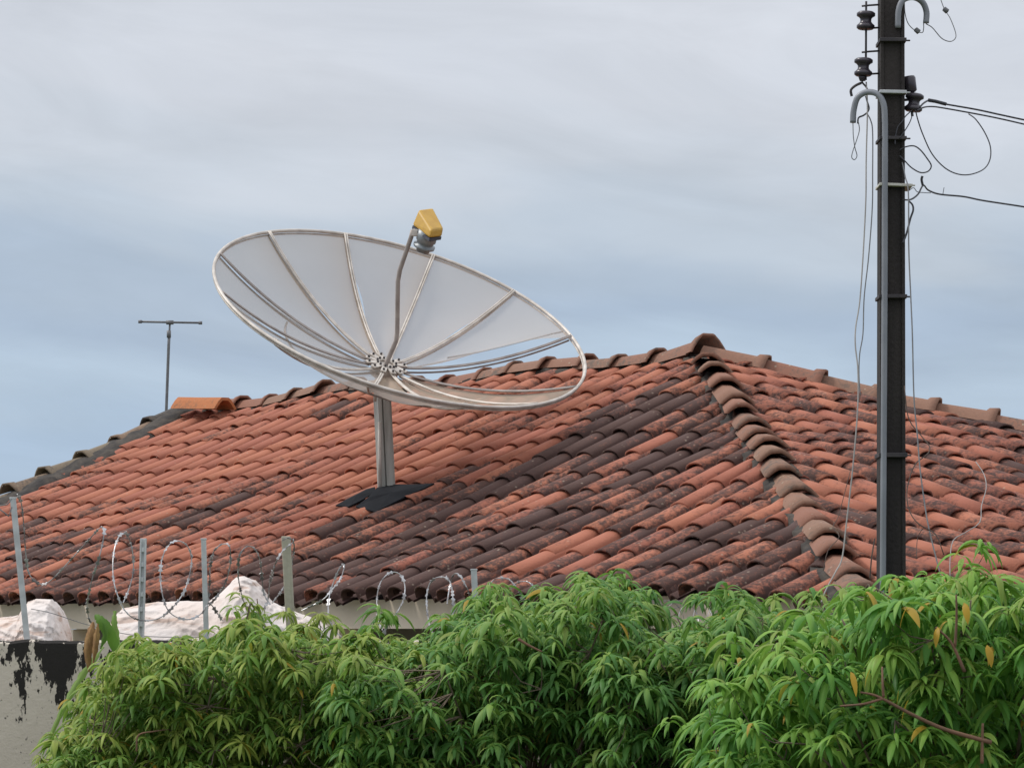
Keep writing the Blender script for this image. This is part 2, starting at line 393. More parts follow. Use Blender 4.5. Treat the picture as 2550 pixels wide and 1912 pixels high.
def grime_end(s, t, r_):
    base = fbm(s * .7 + 13, t * .9, 2.0) * .6 + fbm(s * 1.9, t * 1.9, 7.) * .35
    return .44 + base * .9 + r_.gauss(0, .15) - (.25 if r_.random() < .15 else 0)

house = empty('house', (1.2, 25.3, 0), 'single storey house with weathered red clay tile hip roof behind the hedge', 'house')
deck = MB()
hipN = rr / T2 + nn_ / T1 - zz; hipF = rr / T2 - nn_ / T1 - zz
E_near = P0 + hipN * RISE; E_far = P0 + hipF * RISE
L_top = P0 + rr * SL
L_eave = P0 + rr * (SL + kL * TE1) + nn_ * TE1 - zz * RISE
L_eaveB = P0 + rr * (SL + kL * TE1) - nn_ * TE1 - zz * RISE
def dk(*p, off=-.045):
    p = [np.array(q) + zz * off for q in p]; n = len(p)
    deck.add(p + [q - zz * .05 for q in p], [tuple(range(n)), tuple(range(2 * n - 1, n - 1, -1))] + [(i, (i + 1) % n, n + (i + 1) % n, n + i) for i in range(n)])
kd = (TE1 - .16) / TE1
sh_ = lambda A_, B_: A_ + (B_ - A_) * kd
dk(P0, L_top, sh_(L_top, L_eave), sh_(P0, E_near)); dk(P0, sh_(P0, E_near), sh_(P0, E_far)); dk(P0, sh_(P0, E_far), sh_(L_top, L_eaveB), L_top)
deck_o = deck.build('roof_deck', M_DARKWOOD, house, False)
tm = MB()
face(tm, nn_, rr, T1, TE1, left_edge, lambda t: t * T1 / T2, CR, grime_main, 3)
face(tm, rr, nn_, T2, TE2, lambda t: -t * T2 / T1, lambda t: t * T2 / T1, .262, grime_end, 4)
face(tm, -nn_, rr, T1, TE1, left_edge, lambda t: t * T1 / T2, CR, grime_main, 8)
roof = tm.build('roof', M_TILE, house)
# ---------------- ridge / hip cap tiles
up_main = zz
def cap(mb, A, B, r0, r1, hgt, ton, collar=True, thick=.014, flat=.5):
    A = np.asarray(A, float); B = np.asarray(B, float); d = B - A; Ln = np.linalg.norm(d); d /= Ln
    sd = np.cross(d, zz); sd /= np.linalg.norm(sd); u = np.cross(sd, d)
    tt = [(0, r0), (.82, r0 * .2 + r1 * .8), (.86, r1 * 1.20), (1.0, r1 * 1.34)] if collar else [(0, r0), (.5, (r0 + r1) / 2), (1, r1)]
    ang = np.linspace(0, np.pi, 9)
    cx_ = np.array([-1, -.84, -.60, -.36, -.26, .26, .36, .60, .84, 1.0]); cz_ = np.array([0, .30, .68, .95, 1.0, 1.0, .95, .68, .30, 0])
    O = [];
    for f, r in tt:
        O.append(A + d * Ln * f + sd * (cx_ * r)[:, None] + u * (cz_ * r * hgt)[:, None])
    O = np.array(O)
    I = np.array([A + d * Ln * f + sd * (cx_ * (r - thick))[:, None] + u * (cz_ * (r * hgt - thick) - .002)[:, None] for f, r in tt])
    full = np.concatenate([O, I[::-1][:1], I[::-1][1:]])
    full[..., 2] += wob(full.reshape(-1, 3)).reshape(full.shape[:2])
    mb.grid(full, ton, flip=True)
def capline(A, B, step, r0, r1, hgt, lift, material, name, grime, seed, skip_end=0, tiltup=.012, collar=True, thick=.014):
    mb = MB(); r_ = random.Random(seed); A = np.asarray(A, float); B = np.asarray(B, float)
    d = B - A; Ln = np.linalg.norm(d); d /= Ln; n = int(Ln / step)
    sd = np.cross(d, zz); sd /= np.linalg.norm(sd)
    for i in range(n + 1):
        p = A + d * (i * step) + zz * lift; q = p + d * (step * 1.17)
        if i == n: q = A + d * Ln + zz * lift
        if np.linalg.norm(q - p) < .12: break
        j = sd * r_.gauss(0, .008); jz = zz * r_.gauss(0, .006); k = sd * r_.gauss(0, .01)
        g_ = grime + r_.gauss(0, .18); ton = math.floor(min(max(g_, 0), .99) * 10) + r_.random() * .98
        cap(mb, p + j + jz, q + j + k + jz + zz * tiltup * (1.6 + r_.gauss(0, .5)), r0 * r_.uniform(.96, 1.04), r1 * r_.uniform(.96, 1.05), hgt, ton, collar=collar, thick=thick)
    return mb
def mortar(A, B, wd, top, seed):
    mb = MB(); A = np.asarray(A, float); B = np.asarray(B, float); d = B - A; Ln = np.linalg.norm(d); d /= Ln
    sd = np.cross(d, zz); sd /= np.linalg.norm(sd); m = int(Ln / .05)
    G = []
    for i in range(m + 1):
        p = A + d * Ln * i / m; row = []
        for c, h in ((-1, -.13), (-.92, top * .45), (-.5, top * .85), (0, top), (.5, top * .85), (.92, top * .45), (1, -.13)):
            z_ = mnoise.noise(Vector((p[0] * 9 + c * 3, p[1] * 9, seed))) * .03
            y_ = mnoise.noise(Vector((p[0] * 9, p[1] * 9 + c * 5, seed + 9))) * .06
            row.append(p + sd * (c * wd + y_) + zz * (h + z_))
        G.append(row)
    G = np.array(G); G[..., 2] += wob(G.reshape(-1, 3)).reshape(G.shape[:2]); mb.grid(G, flip=True)
    return mb
drop_to = 1.0
def hip_pt(h, f): return P0 + h * f
ridge = capline(L_top + rr * .30, P0 - rr * .34, .361, .082, .088, .72, .035, None, '', .50, 21, tiltup=.004)
cap(ridge, P0 - rr * .42 + zz * .018, P0 + rr * .06 + zz * .055, .09, .115, .78, 5.4)
ro = sub(roof, 'ridge_tiles', M_CAP, ridge)
near = capline(hip_pt(hipN, .05) + zz * .01, E_near + (E_near - P0) / np.linalg.norm(E_near - P0) * .04, .342, .080, .102, .58, .032, None, '', .42, 22, tiltup=.024, collar=False, thick=.022)
sub(roof, 'hip_tiles', M_CAP, near)
far = capline(hip_pt(hipF, .0) + zz * .0, E_far, .361, .078, .084, .85, .045, None, '', .48, 23, tiltup=.008)
sub(roof, 'hip_tiles', M_CAP, far)
verge = capline(L_top + (L_eave - L_top) * .0 - rr * .03 - zz * .01, L_eave - rr * .03 - zz * .01, .35, .075, .088, .62, .065, None, '', .38, 24, tiltup=.020)
sub(roof, 'verge_tiles', M_CAPG, verge)
vb = capline(L_top - rr * .03 + (L_eaveB - L_top) * .04, L_eaveB - rr * .03, .35, .075, .095, .62, .02, None, '', .25, 25, tiltup=.02)
sub(roof, 'verge_tiles', M_CAPG, vb)
lc = MB()
cA = W(452, 1006, 24.7); cB = W(562, 1004, 24.5) + np.array([.02, -.25, 0]); cap(lc, cA + zz * -.025, cB + zz * -.025, .100, .100, .85, 5.3, collar=False, thick=.02, flat=0)
o = sub(roof, 'loose_ridge_cap', M_CAPO, lc, smooth=False); o['label'] = 'big fresh orange ridge cap lying at the left end of the ridge'
mo = MB()
for A_, B_, w_, t_ in ((L_top, P0 + rr * .03, .085, .055), (P0, E_near, .108, .06), (P0, E_far, .085, .07), (L_top + rr * .06, L_eave + rr * .06, .185, .115), (L_top - rr * .02, L_eaveB - rr * .02, .11, .125)):
    q = mortar(A_, B_, w_, t_, 3.0); mo.add(np.concatenate(q.v), q.f)
mo.build('ridge_mortar', M_MORTAR, house)
# ---------------- walls, beam, porch
def along(s, t, z): return P0 * np.array([1, 1, 0]) + rr * s + nn_ * t + zz * z
ZE = P0[2] - RISE            # eave height
def slab(mb, s0, s1, t0, t1, z0, z1):
    c = along((s0 + s1) / 2, (t0 + t1) / 2, (z0 + z1) / 2); mb.box(c, (abs(s1 - s0) / 2, abs(t1 - t0) / 2, (z1 - z0) / 2), (rr, nn_, zz))
zb0, zb1 = HC + .018, ZE + .022
sl = SL + kL * TE1
se = TE2
b = MB()
slab(b, sl + .35, se - .20, TE1 - .29, TE1 - .13, zb0, zb1)                   # street beam
slab(b, se - .36, se - .202, -TE1 + .3, TE1 - .292, zb0, zb1 - .01)                  # side beam
bo = b.build('porch_beam', M_BEAM, house, False)
b = MB()
slab(b, sl + .35, se - 1.9, TE1 - 2.1, TE1 - 1.9, 0, ZE + .35)
slab(b, se - 2.1, se - 1.9, -TE1 + .4, TE1 - 2.102, 0, ZE + .35)
slab(b, sl + .35, se - 2.1, -TE1 + .4, -TE1 + .6, 0, ZE + .1)
slab(b, sl + .35, sl + .5, -TE1 + .4, TE1 - 2.102, 0, ZE + .35)
b.build('wall', M_PORCH, house, False)
for s in (sl + .45, sl + 3.2, sl + 6.0, se - .4):
    b = MB(); slab(b, s - .07, s + .07, TE1 - .285, TE1 - .135, 0, zb0 - .002)
    b.build('porch_column', M_BEAM, house, False)
b = MB(); slab(b, se - 1.898, se - 1.86, .2, 1.1, 0, 2.1); b.build('door', M_DARKDOOR, house, False)
# gable infill at the left end
b = MB(); ps = [L_top - zz * .12 + rr * .42, L_eave - zz * .1 + rr * .42, L_eaveB - zz * .1 + rr * .42]
b.add(ps + [p + rr * .12 for p in ps], [(0, 1, 2), (3, 5, 4), (0, 3, 4, 1), (1, 4, 5, 2), (2, 5, 3, 0)]); b.build('gable_wall', M_PORCH, house, False)

# ---------------------------------------------------------------- satellite dish
sD, tD = main_xy(966, 1243); YD = (P0 + rr * sD + nn_ * tD)[1]
print('dish base', sD, tD, YD)
YC = YD - .05
ppm = F / YC
C = W(999, 786, YC); Rd = 1.097 * YC / 18.9
Nn = np.array([.285, -.439, .852]); Nn /= np.linalg.norm(Nn)
e1 = np.array([.955, 0, -.297]); e1 = e1 - Nn * (e1 @ Nn); e1 /= np.linalg.norm(e1)
e2 = np.cross(Nn, e1)
if e2[2] < 0: e2 = -e2
depth = .352
hub = C - Nn * depth
hx = lambda p: (CX + F * p[0] / p[1], YH - F * (p[2] - HC) / p[1])
print('hub px', hx(hub), 'Rd', Rd)
dish = empty('satellite_dish', (W(966, 1243, YD)), 'large mesh satellite dish with a missing panel on a steel mast above the red roof', 'satellite dish')
def dpt(th_, rho, off=0.0):
    return C + (e1 * math.cos(th_) + e2 * math.sin(th_)) * Rd * rho + (hub - C) * (1 - rho ** 2) + Nn * off
RIBS = [29, 60, 89, 118, 147, 179, 209, 239, 270, 299, 325, 349]
# panels
for i in range(12):
    t0, t1 = RIBS[i], RIBS[(i + 1) % 12]
    if i == 11: continue                    # the missing panel
    mb = MB(); G = []; A = []
    pt_ = rnd.uniform(-.05, .22)
    for k in range(15):
        rho = .10 + .895 * k / 14; row = []; ra = []
        for j in range(11):
            f = j / 10; tt = R(t0 + (t1 - t0) * f); off = -.006 - .022 * math.sin(math.pi * f) * math.sin(math.pi * min(rho, 1)) + .006 * math.sin(9 * rho + i * 2 + 4 * f)
            if i == 0:                      # torn free from the rib on its lower side
                tear = (1 - f) ** 2 * math.sin(math.pi * min(1, (rho - .1) / .87)) ** .7
                tt += R(7.5) * tear; off += .05 * tear
            if i in (1, 2) :
                g_ = (f ** 6 if i == 2 else (1 - f) ** 6) * math.sin(math.pi * min(1, max(0, (rho - .3) / .5))) if .3 < rho < .8 else 0
                tt += (-1 if i == 2 else 1) * R(3.0) * g_
            row.append(dpt(tt, rho, off)); ra.append(.55 * (1 - f) ** 3 * (1 if i in (2, 3, 4) else .3) + .10 + pt_ + (.5 if i in (8, 9, 10) else 0))
        G.append(row); A.append(ra)
    mb.grid(np.array(G), np.array(A).ravel()); mb.build('mesh_panel', M_SCREEN, dish)
if True:                                    # curled torn edge hanging above the bare rib
    mb = MB(); G = []
    for k in range(14):
        rho = .35 + .6 * k / 13; base = R(29) + R(7.5) * math.sin(math.pi * min(1, (rho - .1) / .87)) ** .7
        row = []
        for j in range(5):
            f = j / 4; row.append(dpt(base - R(2.4) * math.sin(f * 2.2) * math.sin(math.pi * k / 13), rho, .045 + .05 * f * (1 - f)))
        G.append(row)
    mb.grid(np.array(G), .1); mb.build('torn_mesh_flap', M_SCREEN, dish)
for i, t_ in enumerate(RIBS):
    mb = MB()
    for dt in (-.0065, .0065):
        q = np.array([dpt(R(t_), rho, .012) + (-e1 * math.sin(R(t_)) + e2 * math.cos(R(t_))) * dt for rho in np.linspace(.085, .995, 16)])
        mb.tube(q, .0062, 6)
    q = np.array([dpt(R(t_), rho, -.018) for rho in np.linspace(.085, .99, 16)]); mb.tube(q, .0065, 6)
    mb.build('rib', M_ALUD if i in (11, 0, 5, 6) else M_ALU, dish)
mb = MB(); ths = np.linspace(0, 2 * np.pi, 96, endpoint=False)
mb.tube([dpt(t_, 1.0, .0) for t_ in ths], .0105, 8, closed=True)
mb.tube([dpt(t_, .997, -.017) for t_ in ths], .006, 6, closed=True)
mb.build('rim', M_ALU, dish)
mb = MB(); mb.tube([dpt(t_, .56, -.03) for t_ in np.linspace(R(180), R(352), 60)], .007, 6); mb.build('ring_brace', M_ALUD, dish)
# hub plates with bolts
mb = MB()
for k in range(12):
    th_ = R(RIBS[k]); u = e1 * math.cos(th_) + e2 * math.sin(th_); v = -e1 * math.sin(th_) + e2 * math.cos(th_)
    if k % 2 == 0 or True:
        mb.box(hub + u * .088 + Nn * .03, (.045, .017, .004), (u, v, Nn))
mb.lathe(hub, Nn, [(.0, .022), (.055, .022), (.075, .016), (.085, -.01), (.085, -.05), (.0, -.05)], 20)
hb = mb.build('hub', M_ALU, dish, False)
for k in range(12):
    th_ = R(RIBS[k]); u = e1 * math.cos(th_) + e2 * math.sin(th_)
    for r_ in (.060, .115):
        mb = MB(); mb.lathe(hub + u * r_ + Nn * .033, Nn, [(.0075, 0), (.0075, .012), (0, .012)], 6); sub(hb, 'bolt', M_STRAPB, mb, False)
# mast and bracket
mb = MB(); top = W(955, 985, YC + .05); bot = W(968, 1262, YD + .02)
d = bot - top
ax_x = np.array([1., .35, 0]); ax_x /= np.linalg.norm(ax_x); ax_y = np.cross(zz, ax_x)
for (ox, oy, hx_, hy_) in ((0, 0, .036, .036), (-.042, -.01, .011, .045), (.0, -.042, .02, .008)):
    Vt = []
    for pz in (top, bot):
        for sx, sy in ((-1, -1), (1, -1), (1, 1), (-1, 1)): Vt.append(pz + ax_x * (ox + sx * hx_) + ax_y * (oy + sy * hy_))
    mb.add(Vt, [(0, 1, 2, 3), (7, 6, 5, 4)] + [(i, 4 + i, 4 + (i + 1) % 4, (i + 1) % 4) for i in range(4)])
mb.build('mast', M_MASTP, dish, False)
mb = MB(); mb.tube([W(945, 1050, YC - .02), W(946, 1245, YD - .05)], .010, 8); mb.tube([W(934, 965, YC - .12), W(934, 1000, YC - .12)], .008, 6); mb.build('bracing_rod', M_ALU, dish)
mb = MB(); mb.tube(spline([hub - Nn * .05, hub - Nn * .1 + np.array([.02, 0, -.03]), top + np.array([0, 0, -.03])], 4), .03, 10)
mb.box(top + np.array([.0, -.0, .0]), (.05, .045, .03)); mb.build('mount_bracket', M_ALUD, dish, False, .006)
# feed arm
Yh = hub[1]
fp = [W(955, 925, Yh - .03), W(962, 905, Yh - .05), W(986, 850, Yh - .09), W(989, 830, Yh - .10), W(990, 760, Yh - .17), W(991, 700, Yh - .22), W(996, 672, Yh - .24), W(1024, 590, Yh - .32), W(1028, 572, Yh - .33)]
mb = MB(); mb.tube(fp, .0138, 10); mb.build('feed_arm', M_ALUD, dish)
# LNB: yellow cover, gasket, feed horn
YF = Yh - .34
def zp(x, y, dy): return W(860 + x / 5.53, 480 + y / 5.53, YF + dy)
hv = [zp(940, 445, .03), zp(1160, 612, -.10), zp(1318, 592, -.02), zp(1105, 420, .12), zp(1022, 250, .03), zp(1182, 505, -.10), zp(1338, 480, -.02), zp(1205, 225, .10)]
cen = np.mean(hv, axis=0); hv = [cen + (p - cen) * 1.1 for p in hv]
mb = MB(); mb.add(hv, [(0, 3, 2, 1), (4, 5, 6, 7), (0, 1, 5, 4), (1, 2, 6, 5), (2, 3, 7, 6), (3, 0, 4, 7)])
lo_ = mb.build('feed_cover', M_YEL, dish, False, .012); lo_['label'] = 'faded yellow faceted plastic cover'
mb = MB(); sh = np.array([-.004, 0, -.016]); c2 = [p * .96 + cen * .04 for p in hv[:4]]; mb.add([p + sh * .2 for p in c2] + [p + sh * 1.3 for p in c2], [(0, 1, 2, 3), (7, 6, 5, 4)] + [(i, 4 + i, 4 + (i + 1) % 4, (i + 1) % 4) for i in range(4)])
mb.build('gasket', M_DARKM, dish, False)
fc = W(1064, 588, YF); axd = Nn
mb = MB(); mb.lathe(fc, axd, [(0, -.10), (.040, -.10), (.042, -.075), (.064, -.073), (.066, -.06), (.05, -.055), (.05, -.04), (.060, -.03), (.060, .03), (0, .03)], 20); mb.build('feed_horn', M_GREYP, dish)
mb = MB(); mb.box(W(1034, 580, YF), (.022, .012, .02)); mb.tube([W(1028, 573, YF), W(1045, 585, YF)], .012, 8); mb.build('clamp', M_ALU, dish, False, .003)
# black flashing sheets round the mast foot
def sheet(poly, name):
    mb = MB(); upn = np.cross(rr, nn_ - zz * T1); upn /= np.linalg.norm(upn)
    if upn[2] < 0: upn = -upn
    ps = []
    for (x, y, h) in poly:
        s_, t_ = main_xy(x, y); p = P0 + rr * s_ + (nn_ - zz * T1) * t_ + upn * h; p[2] += wob(p)[0]; ps.append(p)
    n = len(ps); cc = np.mean(ps, axis=0) + upn * .015
    V = ps + [cc] + [p - upn * .008 for p in ps] + [cc - upn * .008]
    Fc = [(i, (i + 1) % n, n) for i in range(n)] + [(n + 1 + (i + 1) % n, n + 1 + i, 2 * n + 1) for i in range(n)] + [(i, n + 1 + i, n + 1 + (i + 1) % n, (i + 1) % n) for i in range(n)]
    mb.add(V, Fc); o = mb.build(name, M_BLACKSHEET, dish, False)
sheet([(986, 1232, .085), (1040, 1231, .085), (1092, 1224, .08), (1060, 1242, .085), (1027, 1257, .085), (985, 1277, .08), (946, 1296, .075), (897, 1290, .08), (930, 1274, .10), (954, 1252, .11)], 'flashing_sheet')
sheet([(946, 1242, .09), (925, 1248, .09), (880, 1268, .08), (846, 1286, .075), (878, 1289, .075), (910, 1274, .08), (944, 1254, .085)], 'flashing_sheet')

# ---------------------------------------------------------------- TV antenna
YA = 28.0
ant = empty('television_antenna', W(415, 1020, YA) * np.array([1, 1, 0]), 'thin T shaped grey aerial mast standing behind the left roof edge', 'antenna')
mb = MB(); mb.tube([W(414, 1060, YA) * np.array([1, 1, 0]), W(414, 1025, YA), W(420, 860, YA), W(421.5, 832, YA)], .0125, 8); mb.tube([W(421.5, 832, YA), W(423, 806, YA)], .009, 6)
mb.lathe(W(420.5, 832, YA), (0, 0, 1), [(0, -.03), (.018, -.03), (.018, .03), (0, .03)], 8); mb.build('mast', M_CABLEG, ant)
mb = MB(); mb.tube([W(348, 801, YA), W(500, 804, YA + .1)], .009, 8); mb.box(W(423, 803, YA), (.03, .02, .016))
for x in (349, 499): mb.lathe(W(x, 801 if x < 400 else 804, YA), (1, 0, 0), [(0, -.015), (.014, -.015), (.014, .015), (0, .015)], 8)
mb.build('boom', M_CABLEG, ant)

# ---------------------------------------------------------------- utility pole
YP = 13.6
pole = empty('utility_pole', (W(2219, 0, YP)[0], YP, 0), 'dark weathered concrete service pole with grey conduit and insulators right of the dish', 'utility pole')
def PW(x, y, dy=0.0): return W(x, y, YP + dy)
mb = MB()
def tap(mb_, z0, z1, w0, w1, cx0, cx1, d0, d1, yo=0.0):
    V = []
    for z_, w_, c_, d_ in ((z0, w0, cx0, d0), (z1, w1, cx1, d1)):
        for sx, sy in ((-1, -1), (1, -1), (1, 1), (-1, 1)): V.append((c_ + sx * w_ / 2, YP + yo + sy * d_ / 2, z_))
    mb_.add(V, [(3, 2, 1, 0), (4, 5, 6, 7)] + [(i, (i + 1) % 4, 4 + (i + 1) % 4, 4 + i) for i in range(4)])
zt = PW(0, -260)[2]; xb = PW(2219, 0)[0]
tap(mb, 0, zt, .108, .090, xb, PW(2217, 0)[0], .12, .09)
mb.build('shaft', M_POLE, pole, False, .006)
mb = MB(); wr = []
for sx in (-1, 1):
    xs0, xs1 = xb + sx * .050, xb + sx * .041
    tap(mb, 0, zt, .016, .014, xs0, xs1, .14, .11)
mb.build('flange', M_POLE, pole, False, .003)
cdy = -.075
con = spline([PW(2124, 306, -.03), PW(2126, 275, -.03), PW(2136, 243, -.04), PW(2160, 230, -.05), PW(2186, 236, -.065), PW(2201, 262, cdy), PW(2204, 310, cdy)], 6)
mb = MB(); mb.tube(np.vstack([con, [PW(2203, 700, cdy)], [PW(2199, 1390, cdy)], [PW(2197, 1640, cdy)], [[PW(2197, 0, cdy)[0], YP + cdy, 0]]]), .0125, 12); mb.build('conduit', M_PVC, pole)
mb = MB(); mb.tube(spline([PW(2306, 58, -.02), PW(2307, 30, -.02), PW(2297, 6, -.03), PW(2275, -6, -.05), PW(2250, 0, -.06), PW(2238, 25, -.065), PW(2236, 70, -.06)], 6), .0125, 12); mb.build('conduit', M_PVC, pole)
def strap(y, m, th=.010, tilt=0, ext=0):
    mb = MB(); p = PW(2219 + ext / 2, y); wv = (30.5 + (y / 1400) * 3.5) / F * YP + .004
    ax = np.array([1.0, 0, -tilt]); ax /= np.linalg.norm(ax)
    mb.box(p, (wv + ext / 2 / F * YP, .079, th * .75), (ax, np.array([0, 1, 0]), np.cross(ax, [0, 1, 0])))
    mb.tube([p + np.array([wv, -.05, 0]), p + np.array([wv + .018 + ext / F * YP * .3, -.05, 0])], .004, 6)
    mb.build('strap', m, pole, False, .003)
strap(107, M_STRAPB); strap(236, M_GALV, .009, .02); strap(350, M_STRAPB, .009); strap(466, M_STRAPW, .0075, .04, 14); strap(742, M_STRAPB, .010); strap(1135, M_STRAPB, .012)
# insulator rack on the left
rk = MB(); rk.tube([PW(2157, 4), PW(2156, 200)], .0045, 8)
for y in (13, 70, 128, 184): rk.tube([PW(2146, y + 3), PW(2165, y + 1), PW(2196, y - 1)], .0042, 6)
rk.tube(spline([PW(2148, 192), PW(2147, 205), PW(2156, 216), PW(2162, 228)], 4), .004, 6)
rk.tube(spline([PW(2145, 207), PW(2130, 214), PW(2119, 225), PW(2121, 240)], 4), .006, 6)
rko = rk.build('insulator_rack', M_STRAPB, pole)
def spool(c, ax, k=1.0):
    mb = MB(); mb.lathe(c, ax, [(0, -.037 * k), (.030 * k, -.036 * k), (.037 * k, -.030 * k), (.037 * k, -.020 * k), (.029 * k, -.013 * k), (.023 * k, -.005 * k), (.023 * k, .006 * k), (.028 * k, .013 * k), (.038 * k, .019 * k), (.038 * k, .030 * k), (.030 * k, .036 * k), (0, .037 * k)], 18); return mb
sub(rko, 'insulator', M_INS, spool(PW(2156, 52), (0.03, 0, 1))); sub(rko, 'insulator', M_INS, spool(PW(2150, 168), (0.03, 0, 1)))
sub(rko, 'insulator', M_INS, (lambda m_: (m_.lathe(PW(2148, 196), (0, 0, 1), [(0, -.012), (.012, -.01), (.017, .004), (.015, .014), (0, .016)], 12), m_)[1])(MB()))
mb = MB(); mb.tube([PW(2244, 250), PW(2272, 248)], .006, 6); mb.tube([PW(2266, 226), PW(2272, 290)], .006, 6); bo2 = mb.build('bracket', M_STRAPB, pole)
s2 = spool(PW(2276, 256), (.12, 0, 1), 1.0); sub(bo2, 'insulator', M_INS, s2)
mb = MB(); axs = np.array([-.14, 0, 1.]); axs /= np.linalg.norm(axs); mb.lathe(PW(2266, 210), axs, [(0, -.034), (.018, -.034), (.025, -.028), (.026, .024), (.022, .032), (0, .034)], 14)
mb.tube([PW(2270, 226), PW(2273, 242)], .010, 8); mb.build('light_sensor', M_INS, pole)
for y in (37, 152, 1290):
    mb = MB(); mb.tube([PW(2245, y), PW(2252, y)], .005, 6); mb.build('bolt', M_STRAPB, pole, False)

def wire(name, label, pts, r, m, dys=0.0, cat='cable', group=None, k=8, extra=None):
    mb = MB(); n = len(pts)
    d_ = np.linspace(dys[0], dys[1], n) if isinstance(dys, tuple) else np.full(n, dys)
    Q = np.array([PW(x, y, dd) for (x, y), dd in zip(pts, d_)])
    mb.tube(spline(Q, k), r, 6)
    if extra: extra(mb)
    o = mb.build(name, m, None); V = Q[0]
    me = o.data; c = np.empty(len(me.vertices) * 3); me.vertices.foreach_get('co', c); c = (c.reshape(-1, 3) - V); me.vertices.foreach_set('co', c.ravel()); me.update(); o.location = V
    return tag(o, label, cat, group)
far_ = -6.0
def clampblob(x, y, r=.010, dy=0.0):
    return lambda mb: mb.lathe(PW(x, y, dy), (1, .2, -.8), [(0, -r * 1.3), (r, -r), (r * 1.1, r), (0, r * 1.3)], 8)
wire('service_cable', 'upper of the two black cables leaving the pole toward the right edge', [(2290, 268), (2302, 256), (2318, 250), (2345, 258), (2430, 273), (2490, 286), (2560, 301), (2700, 330)], .0038, M_CABLE, (-.03, .35), group='cables strung from the pole to the right',
     extra=lambda mb: mb.tube([PW(2312, 250, -.02), PW(2330, 253, -.01), PW(2356, 260, .0)], .0075, 8))
wire('service_cable', 'lower of the two black cables leaving the pole toward the right edge', [(2284, 276), (2300, 268), (2322, 266), (2352, 270), (2430, 284), (2490, 296), (2560, 312), (2700, 344)], .0034, M_CABLE, (-.05, .3), group='cables strung from the pole to the right')
wire('looped_cable', 'big round slack cable loop hanging right of the pole', [(2412, 284), (2430, 298), (2452, 330), (2466, 365), (2465, 398), (2449, 422), (2415, 435), (2382, 433), (2350, 416), (2320, 382), (2298, 335), (2286, 300), (2280, 276)], .0026, M_CABLE, (.2, -.05))
wire('looped_cable', 'small tight cable loop beside the pole under the big loop', [(2240, 374), (2256, 366), (2276, 364), (2292, 374), (2308, 394), (2319, 413), (2311, 427), (2292, 430), (2270, 418), (2254, 402), (2240, 388)], .0030, M_CABLE, (-.07, -.06))
wire('looped_cable', 'short slanted jumper cables just under the right insulator', [(2270, 276), (2255, 290), (2246, 304), (2236, 316), (2230, 340), (2229, 360)], .0026, M_CABLE, (-.05, -.075),
     extra=lambda mb: mb.tube(spline([PW(2274, 280, -.05), PW(2266, 304, -.06), PW(2252, 328, -.075), PW(2240, 345, -.08)], 6), .0024, 6))
wire('looped_cable', 'slack wire drooping from the clamp at the top right corner', [(2306, 60), (2322, 70), (2345, 96), (2366, 104), (2379, 96), (2379, 80), (2366, 46), (2352, 24), (2340, -8)], .0020, M_CABLEG, (-.02, .1), extra=clampblob(2355, 26))
wire('looped_cable', 'short wire with a clamp curling below the top conduit mouth', [(2252, 5), (2254, 35), (2262, 60), (2278, 76), (2296, 82), (2300, 72), (2300, 58)], .0020, M_CABLEG, (-.05, -.02), extra=clampblob(2284, 77))
wire('service_cable', 'lowest single black cable running right from the white strap', [(2248, 498), (2268, 497), (2286, 484), (2299, 462), (2312, 474), (2340, 484), (2400, 490), (2450, 500), (2560, 517), (2700, 542)], .0036, M_CABLE, (-.06, .35), group='cables strung from the pole to the right',
     extra=lambda mb: (mb.tube(spline([PW(2298, 462), PW(2295, 448), PW(2297, 439)], 4), .0052, 8), mb.tube(spline([PW(2262, 476), PW(2275, 468), PW(2284, 478), (PW(2300, 480)), PW(2318, 481)], 5), .0016, 5), mb.tube([PW(2348, 484), PW(2351, 467)], .0014, 5)))
wire('hanging_cable', 'short dark cable tail curling against the pole under the white strap', [(2262, 500), (2272, 510), (2274, 524), (2267, 545), (2258, 580), (2248, 606)], .0042, M_CABLE, (-.05, -.07))
wire('hanging_cable', 'thin grey wire dropping down just right of the pole to the hedge', [(2246, 400), (2254, 440), (2262, 480), (2263, 617), (2268, 740), (2272, 834), (2276, 990), (2284, 1080), (2291, 1167), (2302, 1250), (2312, 1310), (2330, 1385), (2345, 1440)], .0030, M_CABLEG, (-.05, -.6), group='loose wires hanging beside the pole')
wire('hanging_cable', 'longer left wire hanging from the insulator rack down to the hedge', [(2157, 205), (2159, 240), (2160, 280), (2157, 400), (2156, 500), (2149, 640), (2141, 750), (2131, 815), (2130, 860), (2136, 915), (2137, 980), (2133, 1060), (2122, 1180), (2108, 1300), (2097, 1388), (2080, 1425), (2056, 1470), (2045, 1500)], .0032, M_CABLEL, (0, -.5), group='loose wires hanging beside the pole')
wire('hanging_cable', 'shorter right wire hanging left of the pole and joining its neighbour', [(2158, 282), (2168, 300), (2173, 330), (2173, 430), (2172, 520), (2163, 640), (2152, 740), (2149, 830), (2141, 880), (2139, 930), (2142, 985)], .0026, M_CABLEG, (-.02, -.2), group='loose wires hanging beside the pole')
wire('looped_cable', 'thin wire hanging in a small loop from the curved conduit mouth', [(2124, 306), (2125, 340), (2129, 368), (2134, 388), (2128, 398), (2121, 392), (2124, 376), (2133, 350), (2140, 325), (2138, 306)], .0020, M_CABLEG, -.03)
wire('looped_cable', 'knotted short cable between the conduit mouth and the hanging wires', [(2136, 308), (2138, 294), (2150, 288), (2160, 280), (2164, 270), (2160, 255), (2156, 240)], .0036, M_CABLE, (-.03, 0.))
